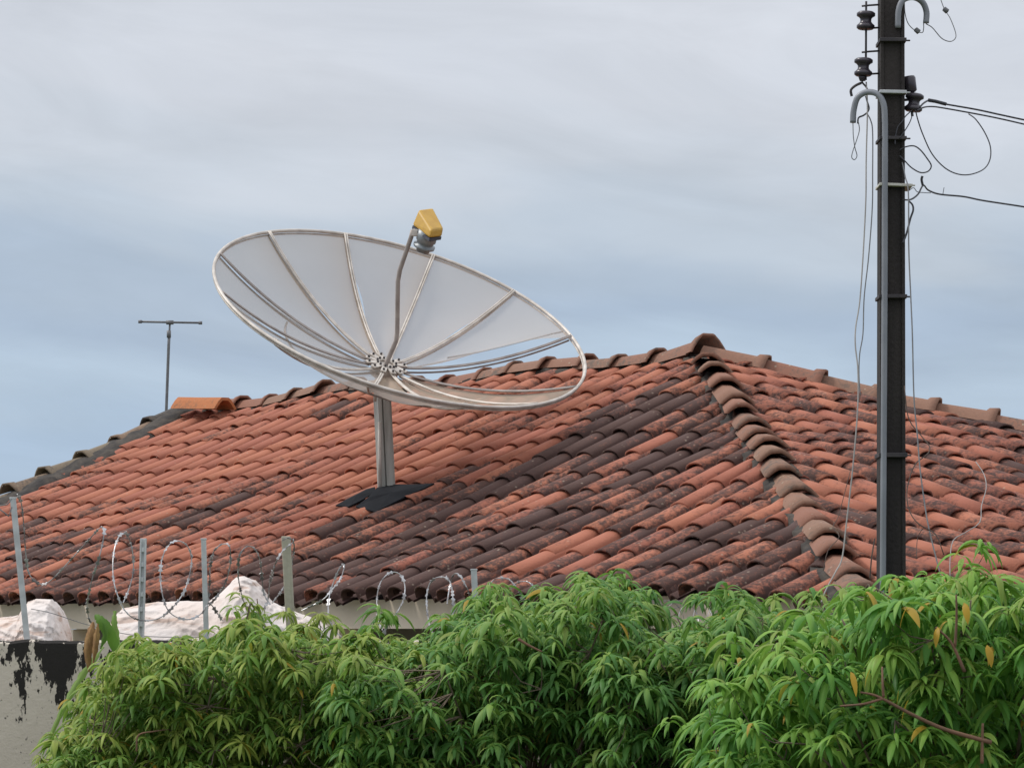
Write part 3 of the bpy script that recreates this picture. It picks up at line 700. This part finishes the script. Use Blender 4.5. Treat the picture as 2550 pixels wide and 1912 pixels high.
wire('dry_vine', 'dark bare vine twisting up between the pole and the right roof slope', [(2252, 960), (2262, 1040), (2290, 1080), (2315, 1112), (2308, 1132), (2284, 1150), (2268, 1180), (2258, 1230), (2266, 1275), (2290, 1306), (2330, 1330), (2350, 1380)], .0024, M_VINE, (-.1, -.6), cat='vine', extra=lambda mb: mb.tube(spline([PW(2300, 1312, -.4), PW(2285, 1340, -.4), PW(2282, 1390, -.5)], 5), .0015, 5), k=3)
wire('dry_vine', 'pale thin vine zigzagging over the far right tiles', [(2430, 1150), (2450, 1180), (2456, 1215), (2444, 1260), (2440, 1300), (2405, 1325), (2374, 1345), (2366, 1390), (2366, 1440)], .0020, M_CABLEL, (-.3, -.8), cat='vine', k=3)
wire('dry_vine', 'thin dark twig climbing near the roof corner left of the pole', [(2118, 1170), (2100, 1240), (2086, 1290), (2074, 1312), (2090, 1336), (2062, 1370), (2050, 1420)], .0016, M_VINE, (-.3, -.8), cat='vine', k=3, extra=lambda mb: mb.tube([PW(2178, 1340, -.2), PW(2170, 1390, -.2), PW(2166, 1440, -.3)], .003, 5))

# ---------------------------------------------------------------- boundary wall, posts, razor wire
YW = 14.2
def WW(x, y, dy=0.0): return W(x, y, YW + dy)
wx0, wx1 = WW(-350, 0)[0], WW(3000, 0)[0]; wz = WW(0, 1594)[2]
mb = MB(); xs = np.linspace(wx0, wx1, 160); G = []
for x in xs:
    tz = wz + .010 * mnoise.noise(Vector((x * 9, 0, 0))) + .006 * mnoise.noise(Vector((x * 30, 0, 0)))
    G.append([(x, YW - .07, 0), (x, YW - .07, tz - .3), (x, YW - .07, tz - .012), (x, YW - .055, tz), (x, YW + .055, tz), (x, YW + .07, tz - .012), (x, YW + .07, 0)])
mb.grid(np.array(G)); bw = mb.build('boundary_wall', M_WALL, None, False)
me = bw.data; c = np.empty(len(me.vertices) * 3); me.vertices.foreach_get('co', c); c = c.reshape(-1, 3) - np.array([0, YW, wz]); me.vertices.foreach_set('co', c.ravel()); me.update(); bw.location = (0, YW, wz)
tag(bw, 'plaster boundary wall streaked with black mould behind the hedge', 'wall')
def angle_post(x0, y0, x1, y1, wpx, label, m=M_GALV, kind='L', hook=False, slots=False):
    A = WW(x1, y1 + 25); B = WW(x0, y0); e = empty('fence_post', A, label, 'fence post', 'posts carrying the razor wire')
    wd = wpx / F * YW; mb = MB(); d = (B - A); 
    if kind == 'L':
        for (dx, dy, hx_, hy_) in ((0, 0, wd / 2, .002), (-wd / 2 + .002, .0 + wd * .45, .002, wd * .45)):
            V = [p + np.array([dx + sx * hx_, dy + sy * hy_, 0]) for p in (A, B) for sx, sy in ((-1, -1), (1, -1), (1, 1), (-1, 1))]
            mb.add(V, [(3, 2, 1, 0), (4, 5, 6, 7)] + [(i, (i + 1) % 4, 4 + (i + 1) % 4, 4 + i) for i in range(4)])
        mb.box(A * .0 + B + np.array([0, .003, 0.0]), (wd / 2 + .002, .006, .004))
    elif kind == 'U':
        for (dx, dy, hx_, hy_) in ((0, wd * .35, wd / 2, .002), (-wd / 2 + .004, .0 + wd * .1, .004, wd * .3), (wd / 2 - .004, wd * .1, .004, wd * .3)):
            V = [p + np.array([dx + sx * hx_, dy + sy * hy_, 0]) for p in (A, B) for sx, sy in ((-1, -1), (1, -1), (1, 1), (-1, 1))]
            mb.add(V, [(3, 2, 1, 0), (4, 5, 6, 7)] + [(i, (i + 1) % 4, 4 + (i + 1) % 4, 4 + i) for i in range(4)])
        for k in range(7): mb.box(A + d * (.12 + k * .13) + np.array([0, -.002, 0]), (wd * .2, .004, .010))
    else:
        V = [p + np.array([sx * wd / 2, sy * wd / 2, 0]) for p in (A, B) for sx, sy in ((-1, -1), (1, -1), (1, 1), (-1, 1))]
        mb.add(V, [(3, 2, 1, 0), (4, 5, 6, 7)] + [(i, (i + 1) % 4, 4 + (i + 1) % 4, 4 + i) for i in range(4)])
    mb.build('upright', m, e, False, .0015 if kind != 'S' else .004)
    if hook:
        mb = MB(); mb.tube([B + np.array([-.005, 0, -.004]), WW(18, 1256), WW(-20, 1262)], .003, 6); mb.tube([WW(30, 1262), WW(22, 1285), WW(-8, 1262)], .0035, 6); mb.build('bent_arm', M_CABLEG, e)
angle_post(32, 1240, 70, 1592, 15, 'leaning grey angle iron post at the far left of the wall', hook=True)
angle_post(357, 1340, 350, 1600, 16, 'slotted steel post upright in front of the white tarp', kind='U')
angle_post(507, 1342, 515, 1600, 13, 'slim bright steel post right of the slotted one')
angle_post(712, 1335, 727, 1600, 22, 'thick weathered timber post right of the tarp', M_POSTW, 'S')
angle_post(1180, 1418, 1190, 1600, 15, 'short bright steel post peeking above the central leaves')

def z2(x, y): return (x / 2.33, 1200 + y / 2.33)
def z6(x, y): return (800 + x / 2.458, 1300 + y / 2.458)
def z7(x, y): return (1700 + x / 2.602, 1300 + y / 2.602)
loops = [
 [z2(*p) for p in [(100, 70), (125, 130), (140, 280), (150, 420), (165, 520), (200, 572), (250, 592), (305, 562), (400, 462), (500, 352), (565, 280), (592, 262), (604, 275), (600, 330), (575, 440), (540, 545), (515, 650), (505, 720), (520, 800), (560, 860)]],
 [z2(*p) for p in [(715, 700), (755, 600), (775, 500), (765, 380), (735, 302), (700, 305), (672, 360), (656, 450), (658, 560), (680, 650), (715, 730), (770, 785), (850, 803), (930, 785), (1000, 728), (1060, 650), (1095, 560), (1112, 450), (1090, 375), (1040, 342), (985, 360), (945, 430), (930, 530), (940, 640), (968, 730), (1020, 780), (1100, 795), (1170, 760), (1215, 705), (1260, 760), (1290, 800)]],
 [z2(*p) for p in [(1200, 720), (1215, 600), (1220, 490), (1240, 405), (1285, 362), (1328, 368), (1338, 440), (1325, 530), (1290, 620), (1235, 690), (1190, 740)]],
 [z2(*p) for p in [(1440, 750), (1410, 680), (1390, 600), (1382, 520), (1390, 425), (1430, 376), (1475, 385), (1508, 450), (1520, 560), (1530, 640), (1560, 700)]],
 [z2(*p) for p in [(1700, 350), (1640, 400), (1595, 480), (1565, 590), (1555, 680), (1530, 740)]],
 [z2(*p) for p in [(1640, 340), (1665, 325), (1700, 340), (1705, 400), (1680, 520), (1640, 620), (1580, 700)]],
 [z6(*p) for p in [(-120, 540), (0, 480), (60, 420), (120, 340), (140, 262), (118, 275), (90, 330), (55, 430), (42, 530), (60, 620), (110, 690), (170, 730)]],
 [z6(*p) for p in [(375, 660), (350, 600), (340, 480), (362, 370), (420, 310), (480, 318), (512, 390), (500, 480), (455, 565), (400, 640), (380, 700)]],
 [z6(*p) for p in [(760, 800), (690, 700), (655, 590), (645, 460), (668, 370), (720, 335), (778, 350), (802, 420), (806, 540), (780, 660), (735, 730)]],
 [z6(*p) for p in [(770, 500), (785, 400), (805, 330), (835, 315), (870, 360), (900, 420), (930, 500)]],
 [z6(*p) for p in [(1010, 420), (1060, 350), (1140, 345), (1195, 400), (1240, 480), (1260, 560)]],
 [z6(*p) for p in [(1150, 420), (1200, 370), (1265, 365), (1315, 410), (1352, 470), (1380, 560)]],
]
for i in range(6):                                  # far slack coils in front of the cream beam
    x0 = 1580 + i * 36; loops.append([(x0 + 30, 1600), (x0 + 4, 1560), (x0 + 6, 1520), (x0 + 32, 1497), (x0 + 62, 1500), (x0 + 84, 1530), (x0 + 86, 1570), (x0 + 70, 1600)])
mb = MB(); far_mb = MB()
for li, L_ in enumerate(loops):
    if li >= 12: mb, near_mb = far_mb, (mb if li == 12 else near_mb)
    n = len(L_); ph = li * .7
    thin = li >= 12
    Q = np.array([W(x, y, 14.15 + .14 * math.sin(2 * math.pi * k / max(n - 1, 1) * (2 if n > 25 else 1) + ph) + (.5 if thin else 0)) for k, (x, y) in enumerate(L_)])
    S = spline(Q, 7); mb.tube(S, .0013 if thin else .0025, 5)
    # razor clips along the core
    cum = np.concatenate([[0], np.cumsum(np.linalg.norm(np.diff(S, axis=0), axis=1))])
    s_ = .03
    while s_ < cum[-1]:
        i = min(np.searchsorted(cum, s_), len(S) - 2); p = S[i]; d = S[i + 1] - S[i]; d /= np.linalg.norm(d) + 1e-9
        v = np.array([rnd.gauss(0, 1), rnd.gauss(0, 1) * .4, rnd.gauss(0, 1)]); v -= d * (v @ d); v /= np.linalg.norm(v); nrm = np.cross(d, v)
        k = .45 if thin else rnd.choice([.8, 1.05, 1.35])
        V = [p - d * .015 * k, p + v * .0075 * k - d * .011 * k, p + v * .003 * k, p + v * .0075 * k + d * .011 * k, p + d * .015 * k, p - v * .0075 * k + d * .011 * k, p - v * .003 * k, p - v * .0075 * k - d * .011 * k]
        mb.add([q + nrm * .0009 for q in V] + [q - nrm * .0009 for q in V], [(0, 1, 2, 6, 7), (2, 3, 4, 5, 6), (15, 14, 10, 9, 8), (14, 13, 12, 11, 10)] + [(i_, 8 + i_, 8 + (i_ + 1) % 8, (i_ + 1) % 8) for i_ in range(8)])
        s_ += rnd.uniform(.045, .07)
rz = empty('razor_wire', WW(500, 1594), 'coiled galvanised razor wire looping along the top of the boundary wall', 'razor wire')
near_mb.build('coil', M_WIREG, rz, False); far_mb.build('coil', M_WIREG, rz, False)
# plain strands between posts
for pts in ([z2(180, 735), z2(300, 760), z2(520, 830), z2(800, 890), z2(1180, 900)], [z7(-60, 560), z7(60, 520), z7(200, 500), z7(320, 520)], [z6(1980, 470), z6(2060, 510), z6(2140, 600)]):
    mb = MB(); mb.tube(spline([WW(x, y, .05) for x, y in pts], 6), .0016, 5); mb.build('strand', M_CABLEG, rz)

# ---------------------------------------------------------------- tarpaulin covered piles behind the wall
def tarp_mat():
    m = mat('crumpled_pinkish_white_tarp', (.66, .55, .485), (.70, .635, .60), 3, .75, bump=.6, bscale=40, stretch=(1, 1, 2.5)); t = m.node_tree
    b = t.nodes['Principled BSDF']; src = b.inputs['Base Color'].links[0].from_socket
    g = t.nodes.new('ShaderNodeTexCoord').outputs['Object']; mp = t.nodes.new('ShaderNodeMapping'); mp.inputs['Scale'].default_value = (.7, 1, 4.5); mp.inputs['Rotation'].default_value = (0, .25, 0); t.links.new(g, mp.inputs[0])
    n = t.nodes.new('ShaderNodeTexNoise'); n.inputs['Scale'].default_value = 5; n.inputs['Detail'].default_value = 5; n.inputs['Distortion'].default_value = .8; t.links.new(mp.outputs[0], n.inputs['Vector'])
    r = t.nodes.new('ShaderNodeMapRange'); r.inputs['From Min'].default_value = .56; r.inputs['From Max'].default_value = .62; t.links.new(n.outputs[0], r.inputs['Value'])
    fa = t.nodes.new('ShaderNodeMath'); fa.operation = 'MULTIPLY'; fa.inputs[1].default_value = .7; t.links.new(r.outputs[0], fa.inputs[0]); c = mixc(t, fa.outputs[0], src, (.52, .36, .28)); t.links.new(c, b.inputs['Base Color']); return m
M_TARP = tarp_mat()
def tarp(top, Yc, dep, label, seed):
    mb = MB(); tx = np.array([p[0] for p in top]); ty = np.array([p[1] for p in top]); xs = np.linspace(tx[0], tx[-1], 260); ys = np.interp(xs, tx, ty); ys = np.convolve(np.pad(ys, 2, mode='edge'), [.1, .2, .4, .2, .1], 'valid')
    G = []
    for x, y in zip(xs, ys):
        tp = W(x, y, Yc); row = []
        for k in range(140):
            f = k / 139; ang = f * math.pi; zf = math.sin(ang) ** .55
            yy = Yc - math.cos(ang) * dep; z_ = tp[2] - .75 * (1 - zf) if zf < .999 else tp[2]
            p = np.array([(x - CX) / F * Yc, yy, z_ if 0 < k < 139 else 0.0])
            v = Vector((p[0] * 3.0, p[1] * 3.0 + k * .03, p[2] * 6 + seed)); q = mnoise.fractal(v, 1, 2, 4)
            w2 = abs(mnoise.noise(Vector((p[0] * 6 + q, p[2] * 14, seed + 4)))) 
            c1 = 1 - abs(mnoise.noise(Vector((p[0] * 2.2 + q * .5, (p[2] + .25 * p[0]) * 15 + q * 1.5, seed + 7)))) * 2.4; c2 = 1 - abs(mnoise.noise(Vector((p[0] * 9 + q, (p[2] - .5 * p[0]) * 34, seed + 11)))) * 2.2
            cr_ = max(c1, 0) ** 2.5 * .013 + max(c2, 0) ** 2 * .005
            p = p + np.array([0, -cr_ * (1 if k < 70 else -1), cr_ * .35])
            p = p + np.array([q * .012, (q * .014 + w2 * .006) * (1 if k < 70 else -1) * -1, -abs(q) * .012 - w2 * .006]); row.append(p)
        G.append(row)
    mb.grid(np.array(G), flip=False); o = mb.build('tarpaulin', M_TARP, None)
    c0 = np.array([(tx[0] + tx[-1] - 2 * CX) / 2 / F * Yc, Yc, 0]); me = o.data; c = np.empty(len(me.vertices) * 3); me.vertices.foreach_get('co', c); c = c.reshape(-1, 3) - c0; me.vertices.foreach_set('co', c.ravel()); me.update(); o.location = c0
    tag(o, label, 'tarpaulin', 'crumpled white tarpaulins behind the wall')
tarp([(-160, 1560), (-90, 1530), (-20, 1540), (20, 1535), (55, 1527), (72, 1500), (92, 1490), (132, 1490), (148, 1512), (162, 1550), (172, 1590), (178, 1640)], 14.75, .36, 'small white tarpaulin heap over the mouldy wall at the far left', 1.0)
tarp([(282, 1620), (284, 1545), (300, 1515), (340, 1506), (400, 1500), (470, 1496), (525, 1494), (550, 1478), (572, 1455), (592, 1436), (610, 1430), (634, 1440), (655, 1466), (672, 1492), (700, 1508), (740, 1522), (790, 1540), (815, 1560), (840, 1600), (850, 1640)], 14.85, .38, 'long pinkish white tarpaulin with a pointed hump behind the steel posts', 5.0)

# ---------------------------------------------------------------- foliage
NS = 7
def leaf_block(base, dirs, L_, wd, droop0, droop1, fold, tone, twist):
    """vectorised drooping lance leaves; base (n,3), dirs azimuth (n,) ... returns grid (n, NS, 3, 3)"""
    n = len(base); t = np.linspace(0, 1, NS)
    az_ = dirs[:, None]; el_ = droop0[:, None] + (droop1 - droop0)[:, None] * (t[None] ** .62)
    dx = np.cos(el_) * np.cos(az_); dy = np.cos(el_) * np.sin(az_); dz = np.sin(el_)
    seg = L_[:, None] / (NS - 1)
    cx_ = np.cumsum(np.concatenate([np.zeros((n, 1)), dx[:, :-1]], 1), 1) * seg; cy_ = np.cumsum(np.concatenate([np.zeros((n, 1)), dy[:, :-1]], 1), 1) * seg; cz_ = np.cumsum(np.concatenate([np.zeros((n, 1)), dz[:, :-1]], 1), 1) * seg
    ctr = base[:, None, :] + np.stack([cx_, cy_, cz_], -1)
    side = np.stack([-np.sin(az_) + 0 * t, np.cos(az_) + 0 * t, np.zeros((n, NS))], -1)
    tang = np.stack([dx, dy, dz], -1); nrm = np.cross(tang, side); nrm *= np.where(nrm[..., 2:3] < 0, -1, 1)
    nrm = np.where(np.abs(tang[..., 2:3]) > .98, np.stack([np.cos(az_) + 0 * t, np.sin(az_) + 0 * t, 0 * tang[..., 2]], -1), nrm)
    side = side * np.cos(twist)[:, None, None] + nrm * np.sin(twist)[:, None, None]
    pr = np.sin(np.pi * np.clip(t * .93 + .04, 0, 1) ** .85) ** .9; pr[0] = .06; pr[-1] = .03
    hw = wd[:, None] * pr[None]
    Lf = ctr - side * hw[..., None] - nrm * (hw * fold[:, None])[..., None]
    Rt = ctr + side * hw[..., None] - nrm * (hw * fold[:, None])[..., None]
    return np.stack([Lf, ctr, Rt], 2)
def add_leaves(mb, G, tone):
    n = G.shape[0]; k = NS * 3
    V = G.reshape(-1, 3); i, j = np.meshgrid(np.arange(NS - 1), np.arange(2), indexing='ij'); q0 = (i * 3 + j).ravel()
    q = np.stack([q0, q0 + 1, q0 + 4, q0 + 3], -1)
    Fc = (np.arange(n)[:, None, None] * k + q[None]).reshape(-1, 4) + mb.n
    mb.v.append(V); mb.f.extend(map(tuple, Fc.tolist())); mb.n += len(V)
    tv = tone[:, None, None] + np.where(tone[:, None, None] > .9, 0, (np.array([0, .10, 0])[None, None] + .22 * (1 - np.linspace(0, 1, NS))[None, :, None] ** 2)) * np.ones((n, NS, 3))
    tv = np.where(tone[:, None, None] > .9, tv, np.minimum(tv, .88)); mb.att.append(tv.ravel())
def whorls(mb, C_, size, tone, r_, lo=9, hi=16):
    """C_ (m,3) whorl centres"""
    B = []; D = []; LL = []; WD = []; TN = []; TL = []
    for c, s, tn in zip(C_, size, tone):
        n = r_.integers(lo, hi) if r_.random() > .2 else r_.integers(3, 7); a0 = r_.uniform(0, 6.28); ta = r_.uniform(0, 6.28); tl = abs(r_.normal(0, .35))
        for k in range(n):
            B.append(c + np.array([0, 0, r_.uniform(-.012, .012)])); D.append(a0 + k * 2.399 + r_.normal(0, .2)); l = s * r_.uniform(.7, 1.12); LL.append(l); WD.append(l * r_.uniform(.066, .102)); TN.append(tn + r_.normal(0, .13)); TL.append(tl * math.cos(D[-1] - ta))
    n = len(B); B = np.array(B); D = np.array(D); LL = np.array(LL); WD = np.array(WD); TN = np.clip(np.array(TN), 0, .84)
    yl = r_.random(n); TN = np.where(yl < .008, .96, TN)
    TL = np.array(TL); d0 = r_.normal(.42, .32, n) - TL; d1 = r_.normal(-1.42, .18, n) - TL * .4
    G = leaf_block(B, D, LL, WD, d0, d1, np.abs(r_.normal(.45, .15, n)), TN, r_.normal(0, .25, n))
    add_leaves(mb, G, TN)
def crown(name, label, prof, Y0, Y1, leaf, seed, material, spacing, trunk_xy, zlow=1.45, toneb=.42, front_slope=.0, extra=None, branches=None):
    r_ = np.random.default_rng(seed)
    px = np.array([p[0] for p in prof], float); py = np.array([p[1] for p in prof], float)
    cen = []; size = []; tone = []
    Y = Y0
    clumps = []
    layers = int((Y1 - Y0) / (spacing * 1.15)) + 1
    for ly in range(layers):
        Yc = Y0 + (Y1 - Y0) * ly / max(layers - 1, 1); fr = 1 - ly / max(layers - 1, 1)      # fr=1 nearest
        for x in np.arange(px[0], px[-1], spacing * F / Yc * .80):
            xx = x + r_.normal(0, spacing * .25 * F / Yc); 
            if xx < px[0] or xx > px[-1]: continue
            top = np.interp(xx, px, py) + fr * front_slope + 15 + 50 * mnoise.noise(Vector((xx / 50., Yc * 3, seed))) + r_.normal(0, 28)
            zt_ = HC + (YH - top) / F * Yc
            z_ = zt_ - leaf * .35
            kk = 0
            while z_ > zlow:
                clumps.append((xx, Yc, z_, kk)); z_ -= spacing * r_.uniform(.55, .8); kk += 1
                if ly > 1 and kk > 5: break
    clumps = [c for c in clumps if mnoise.noise(Vector((c[0] / 55., c[1] * 4, c[2] * 9 + seed))) > -.22 or r_.random() < .3]
    for (xx, Yc, z_, kk) in clumps:
        m = r_.integers(2, 5) if kk else 3
        X = (xx - CX) / F * Yc
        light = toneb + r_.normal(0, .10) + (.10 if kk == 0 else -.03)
        for q in range(m):
            o_ = r_.normal(0, spacing * .38, 3) * np.array([1, 1, .55])
            if kk == 0: o_[2] = -abs(o_[2])
            cen.append(np.array([X, Yc, z_]) + o_); size.append(leaf * r_.uniform(.6, 1.25)); tone.append(light + r_.normal(0, .05))
    print(name, 'whorls', len(cen))
    base = np.array([trunk_xy[0], trunk_xy[1], 0.])
    e = empty(name, base, label, 'tree')
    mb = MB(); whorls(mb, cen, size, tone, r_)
    if extra is not None: extra(mb, r_)
    mb.build('crown', material, e)
    # trunk and limbs
    tb = MB(); zt = zlow + .1
    tr = spline([base, base + [.03, .02, .5], base + [-.02, 0, zt * .9]], 5); tb.tube(tr, np.linspace(.055, .035, len(tr)), 10)
    top = tr[-1]
    idx = r_.permutation(len(clumps))[:110]; limb_pts = []
    for i in idx:
        xx, Yc, z_, kk = clumps[i]; X = (xx - CX) / F * Yc; E_ = np.array([X, Yc, z_ - .02]); mid = (top + E_) / 2 + np.array([0, 0, -.12]) + r_.normal(0, .04, 3)
        S = spline([top, mid, E_], 5); tb.tube(S, np.linspace(.012, .0028, len(S)), 5); limb_pts.extend(S[2:])
    SP = np.array(limb_pts)
    for c in cen:
        if r_.random() < .6: continue
        dd = np.linalg.norm(SP - c, axis=1); k = int(np.argmin(dd))
        if dd[k] > .4: continue
        m_ = (c + SP[k]) / 2 + np.array([r_.normal(0, .01), r_.normal(0, .01), -.02]); tb.tube([c, m_, SP[k]], [.0014, .002, .0026], 4, cap=False)
    tb.build('trunk', M_BARK, e)
    if branches:
        for br in branches:
            b_ = MB(); b_.tube(spline([W(x, y, Yq) for x, y, Yq in br[0]], 6), np.linspace(br[1], br[2], (len(br[0]) - 1) * 6 + 1), 7); b_.build('branch', M_TWIG, e)
    return e
M_L1 = leaf_material('mid_green_leaf', (.155, .290, .050), (.070, .165, .034), (.38, .45, .09))
M_L2 = leaf_material('deep_green_leaf', (.105, .255, .055), (.050, .145, .036), (.28, .42, .09))
M_L3 = leaf_material('fresh_green_leaf', (.105, .285, .046), (.048, .15, .034), (.28, .48, .08))
PROF = [(100, 1905), (150, 1835), (200, 1755), (240, 1700), (300, 1640), (350, 1592), (420, 1562), (480, 1552), (560, 1560), (600, 1535), (640, 1515), (690, 1535), (760, 1562), (820, 1588), (880, 1560), (925, 1555), (990, 1592), (1060, 1598), (1110, 1560), (1150, 1505), (1190, 1458), (1250, 1455), (1290, 1485), (1340, 1505), (1390, 1475), (1440, 1425), (1475, 1408), (1530, 1435), (1600, 1460), (1618, 1520), (1660, 1565), (1710, 1570), (1745, 1530), (1800, 1480), (1850, 1462), (1905, 1480), (1960, 1495), (2010, 1465), (2055, 1470), (2100, 1490)]
def part_prof(a_, b_): return [(x, y) for x, y in PROF if a_ <= x <= b_]
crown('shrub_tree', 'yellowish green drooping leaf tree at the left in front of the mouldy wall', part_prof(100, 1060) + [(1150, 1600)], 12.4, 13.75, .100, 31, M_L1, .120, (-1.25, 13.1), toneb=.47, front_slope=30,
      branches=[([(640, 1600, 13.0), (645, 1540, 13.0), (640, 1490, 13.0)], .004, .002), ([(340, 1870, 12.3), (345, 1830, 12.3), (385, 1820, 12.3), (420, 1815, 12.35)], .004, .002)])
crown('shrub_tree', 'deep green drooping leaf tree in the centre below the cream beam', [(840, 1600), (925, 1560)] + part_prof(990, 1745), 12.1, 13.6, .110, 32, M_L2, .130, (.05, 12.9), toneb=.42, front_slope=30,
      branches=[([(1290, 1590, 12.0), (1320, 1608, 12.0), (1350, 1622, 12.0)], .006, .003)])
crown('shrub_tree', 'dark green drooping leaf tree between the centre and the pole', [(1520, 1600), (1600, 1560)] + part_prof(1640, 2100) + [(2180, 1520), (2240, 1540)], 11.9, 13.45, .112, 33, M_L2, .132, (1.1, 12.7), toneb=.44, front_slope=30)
PR = [(1780, 1700), (1850, 1640), (1900, 1590), (1960, 1560), (2010, 1530), (2060, 1500), (2100, 1470), (2150, 1430), (2190, 1395), (2235, 1392), (2290, 1425), (2340, 1395), (2370, 1385), (2430, 1385), (2480, 1388), (2520, 1395), (2560, 1440), (2640, 1480), (2700, 1520)]
def yellows(mb, r_):
    Bs = []; 
    for (x, y) in [(2118, 1672), (2168, 1664), (2262, 1510), (2400, 1500), (2238, 1718), (2335, 1560), (2458, 1605), (2262, 1742)]:
        Bs.append(W(x, y, 10.45))
    n = len(Bs); Bs = np.array(Bs)
    G = leaf_block(Bs, r_.uniform(3.6, 5.8, n), r_.uniform(.07, .10, n), r_.uniform(.011, .014, n), np.full(n, -.6), np.full(n, -1.6), np.full(n, .3), np.full(n, .97), r_.normal(1.0, .3, n)); add_leaves(mb, G, np.full(n, .985))
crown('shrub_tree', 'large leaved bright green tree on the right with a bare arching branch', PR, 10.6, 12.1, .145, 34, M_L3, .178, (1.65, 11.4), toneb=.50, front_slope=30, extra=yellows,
      branches=[([(2469, 1848, 10.45), (2353, 1815, 10.45), (2269, 1777, 10.42), (2200, 1740, 10.42), (2170, 1728, 10.42), (2142, 1723, 10.42)], .0075, .003), ([(2200, 1738, 10.42), (2150, 1752, 10.42), (2092, 1757, 10.45)], .005, .003), ([(2200, 1735, 10.42), (2198, 1700, 10.42), (2197, 1660, 10.45)], .005, .003), ([(2402, 1672, 10.45), (2369, 1600, 10.45), (2330, 1561, 10.45)], .006, .003), ([(2378, 1610, 10.45), (2382, 1540, 10.45), (2381, 1480, 10.45)], .005, .003), ([(2445, 1900, 10.45), (2446, 1850, 10.45), (2447, 1800, 10.45)], .006, .004)])

# ---------------------------------------------------------------- banana-like plant at the left
YB = 13.75
bp = empty('banana_plant', (W(255, 0, YB)[0], YB, 0), 'broad leaved plant with one curled brown dead leaf beside the mouldy wall', 'plant')
def blade(pts, wd, Yb, m, name, fold=.3, ton=.5):
    S = spline([W(x, y, Yb + dd) for x, y, dd in pts], 7); n = len(S); T = np.gradient(S, axis=0); T /= np.linalg.norm(T, axis=1)[:, None]
    side = np.cross(T, np.array([0, -1., 0])); side /= np.linalg.norm(side, axis=1)[:, None] + 1e-9
    t = np.linspace(0, 1, n); hw = wd * np.sin(np.pi * np.clip(t * .95 + .03, 0, 1)) ** .6
    j = np.array([.006 * mnoise.noise(Vector((k * .9, wd * 50, 1))) for k in range(n)])
    G = np.stack([S - side * (hw + j)[:, None] + np.array([0, 1, 0]) * (hw * fold)[:, None], S - side * (hw * .5)[:, None] + np.array([0, 1, 0]) * (hw * fold * .4)[:, None], S, S + side * (hw * .5)[:, None] + np.array([0, 1, 0]) * (hw * fold * .4)[:, None], S + side * (hw + j)[:, None] + np.array([0, 1, 0]) * (hw * fold)[:, None]], 1)
    mb = MB(); mb.grid(G, ton); return mb.build(name, m, bp)
M_LB = leaf_material('broad_leaf', (.12, .24, .04), (.06, .13, .03), (.26, .38, .10))
M_DEAD = mat('papery_brown_dead_leaf', (.36, .21, .08), (.20, .10, .04), 18, .8, stretch=(5, 5, 1), bump=.4)
blade([(105, 1880, -.3), (140, 1800, -.25), (175, 1730, -.2), (205, 1680, -.15), (235, 1640, -.1), (258, 1610, 0)], .013, YB, M_LB, 'leaf', .5, .78)
blade([(300, 1660, -.1), (286, 1610, -.1), (268, 1570, -.12), (250, 1545, -.12), (236, 1530, -.1)], .024, YB, M_LB, 'leaf', .4, .45)
blade([(296, 1640, 0), (290, 1590, 0), (284, 1550, 0), (286, 1520, .02)], .014, YB, M_LB, 'leaf', .6, .7)
blade([(256, 1550, -.14), (262, 1580, -.14), (250, 1615, -.14)], .012, YB, M_LB, 'leaf', .6, .3)
o = blade([(232, 1548, -.16), (224, 1580, -.18), (218, 1620, -.18), (222, 1672, -.16)], .019, YB, M_DEAD, 'dead_leaf', .8); o['label'] = 'curled brown dead leaf'
blade([(244, 1552, -.2), (238, 1600, -.2), (232, 1650, -.19)], .013, YB, M_DEAD, 'dead_leaf', 1.0)
mb = MB(); mb.tube(spline([np.array([W(300, 0, YB)[0], YB, 0]), W(300, 1760, YB), W(298, 1660, YB), W(290, 1600, YB)], 5), np.linspace(.05, .02, 16), 10); mb.build('stem', mat('pale_green_stem', (.22, .30, .09), (.16, .24, .07), 5, .6, stretch=(4, 4, .5)), bp)
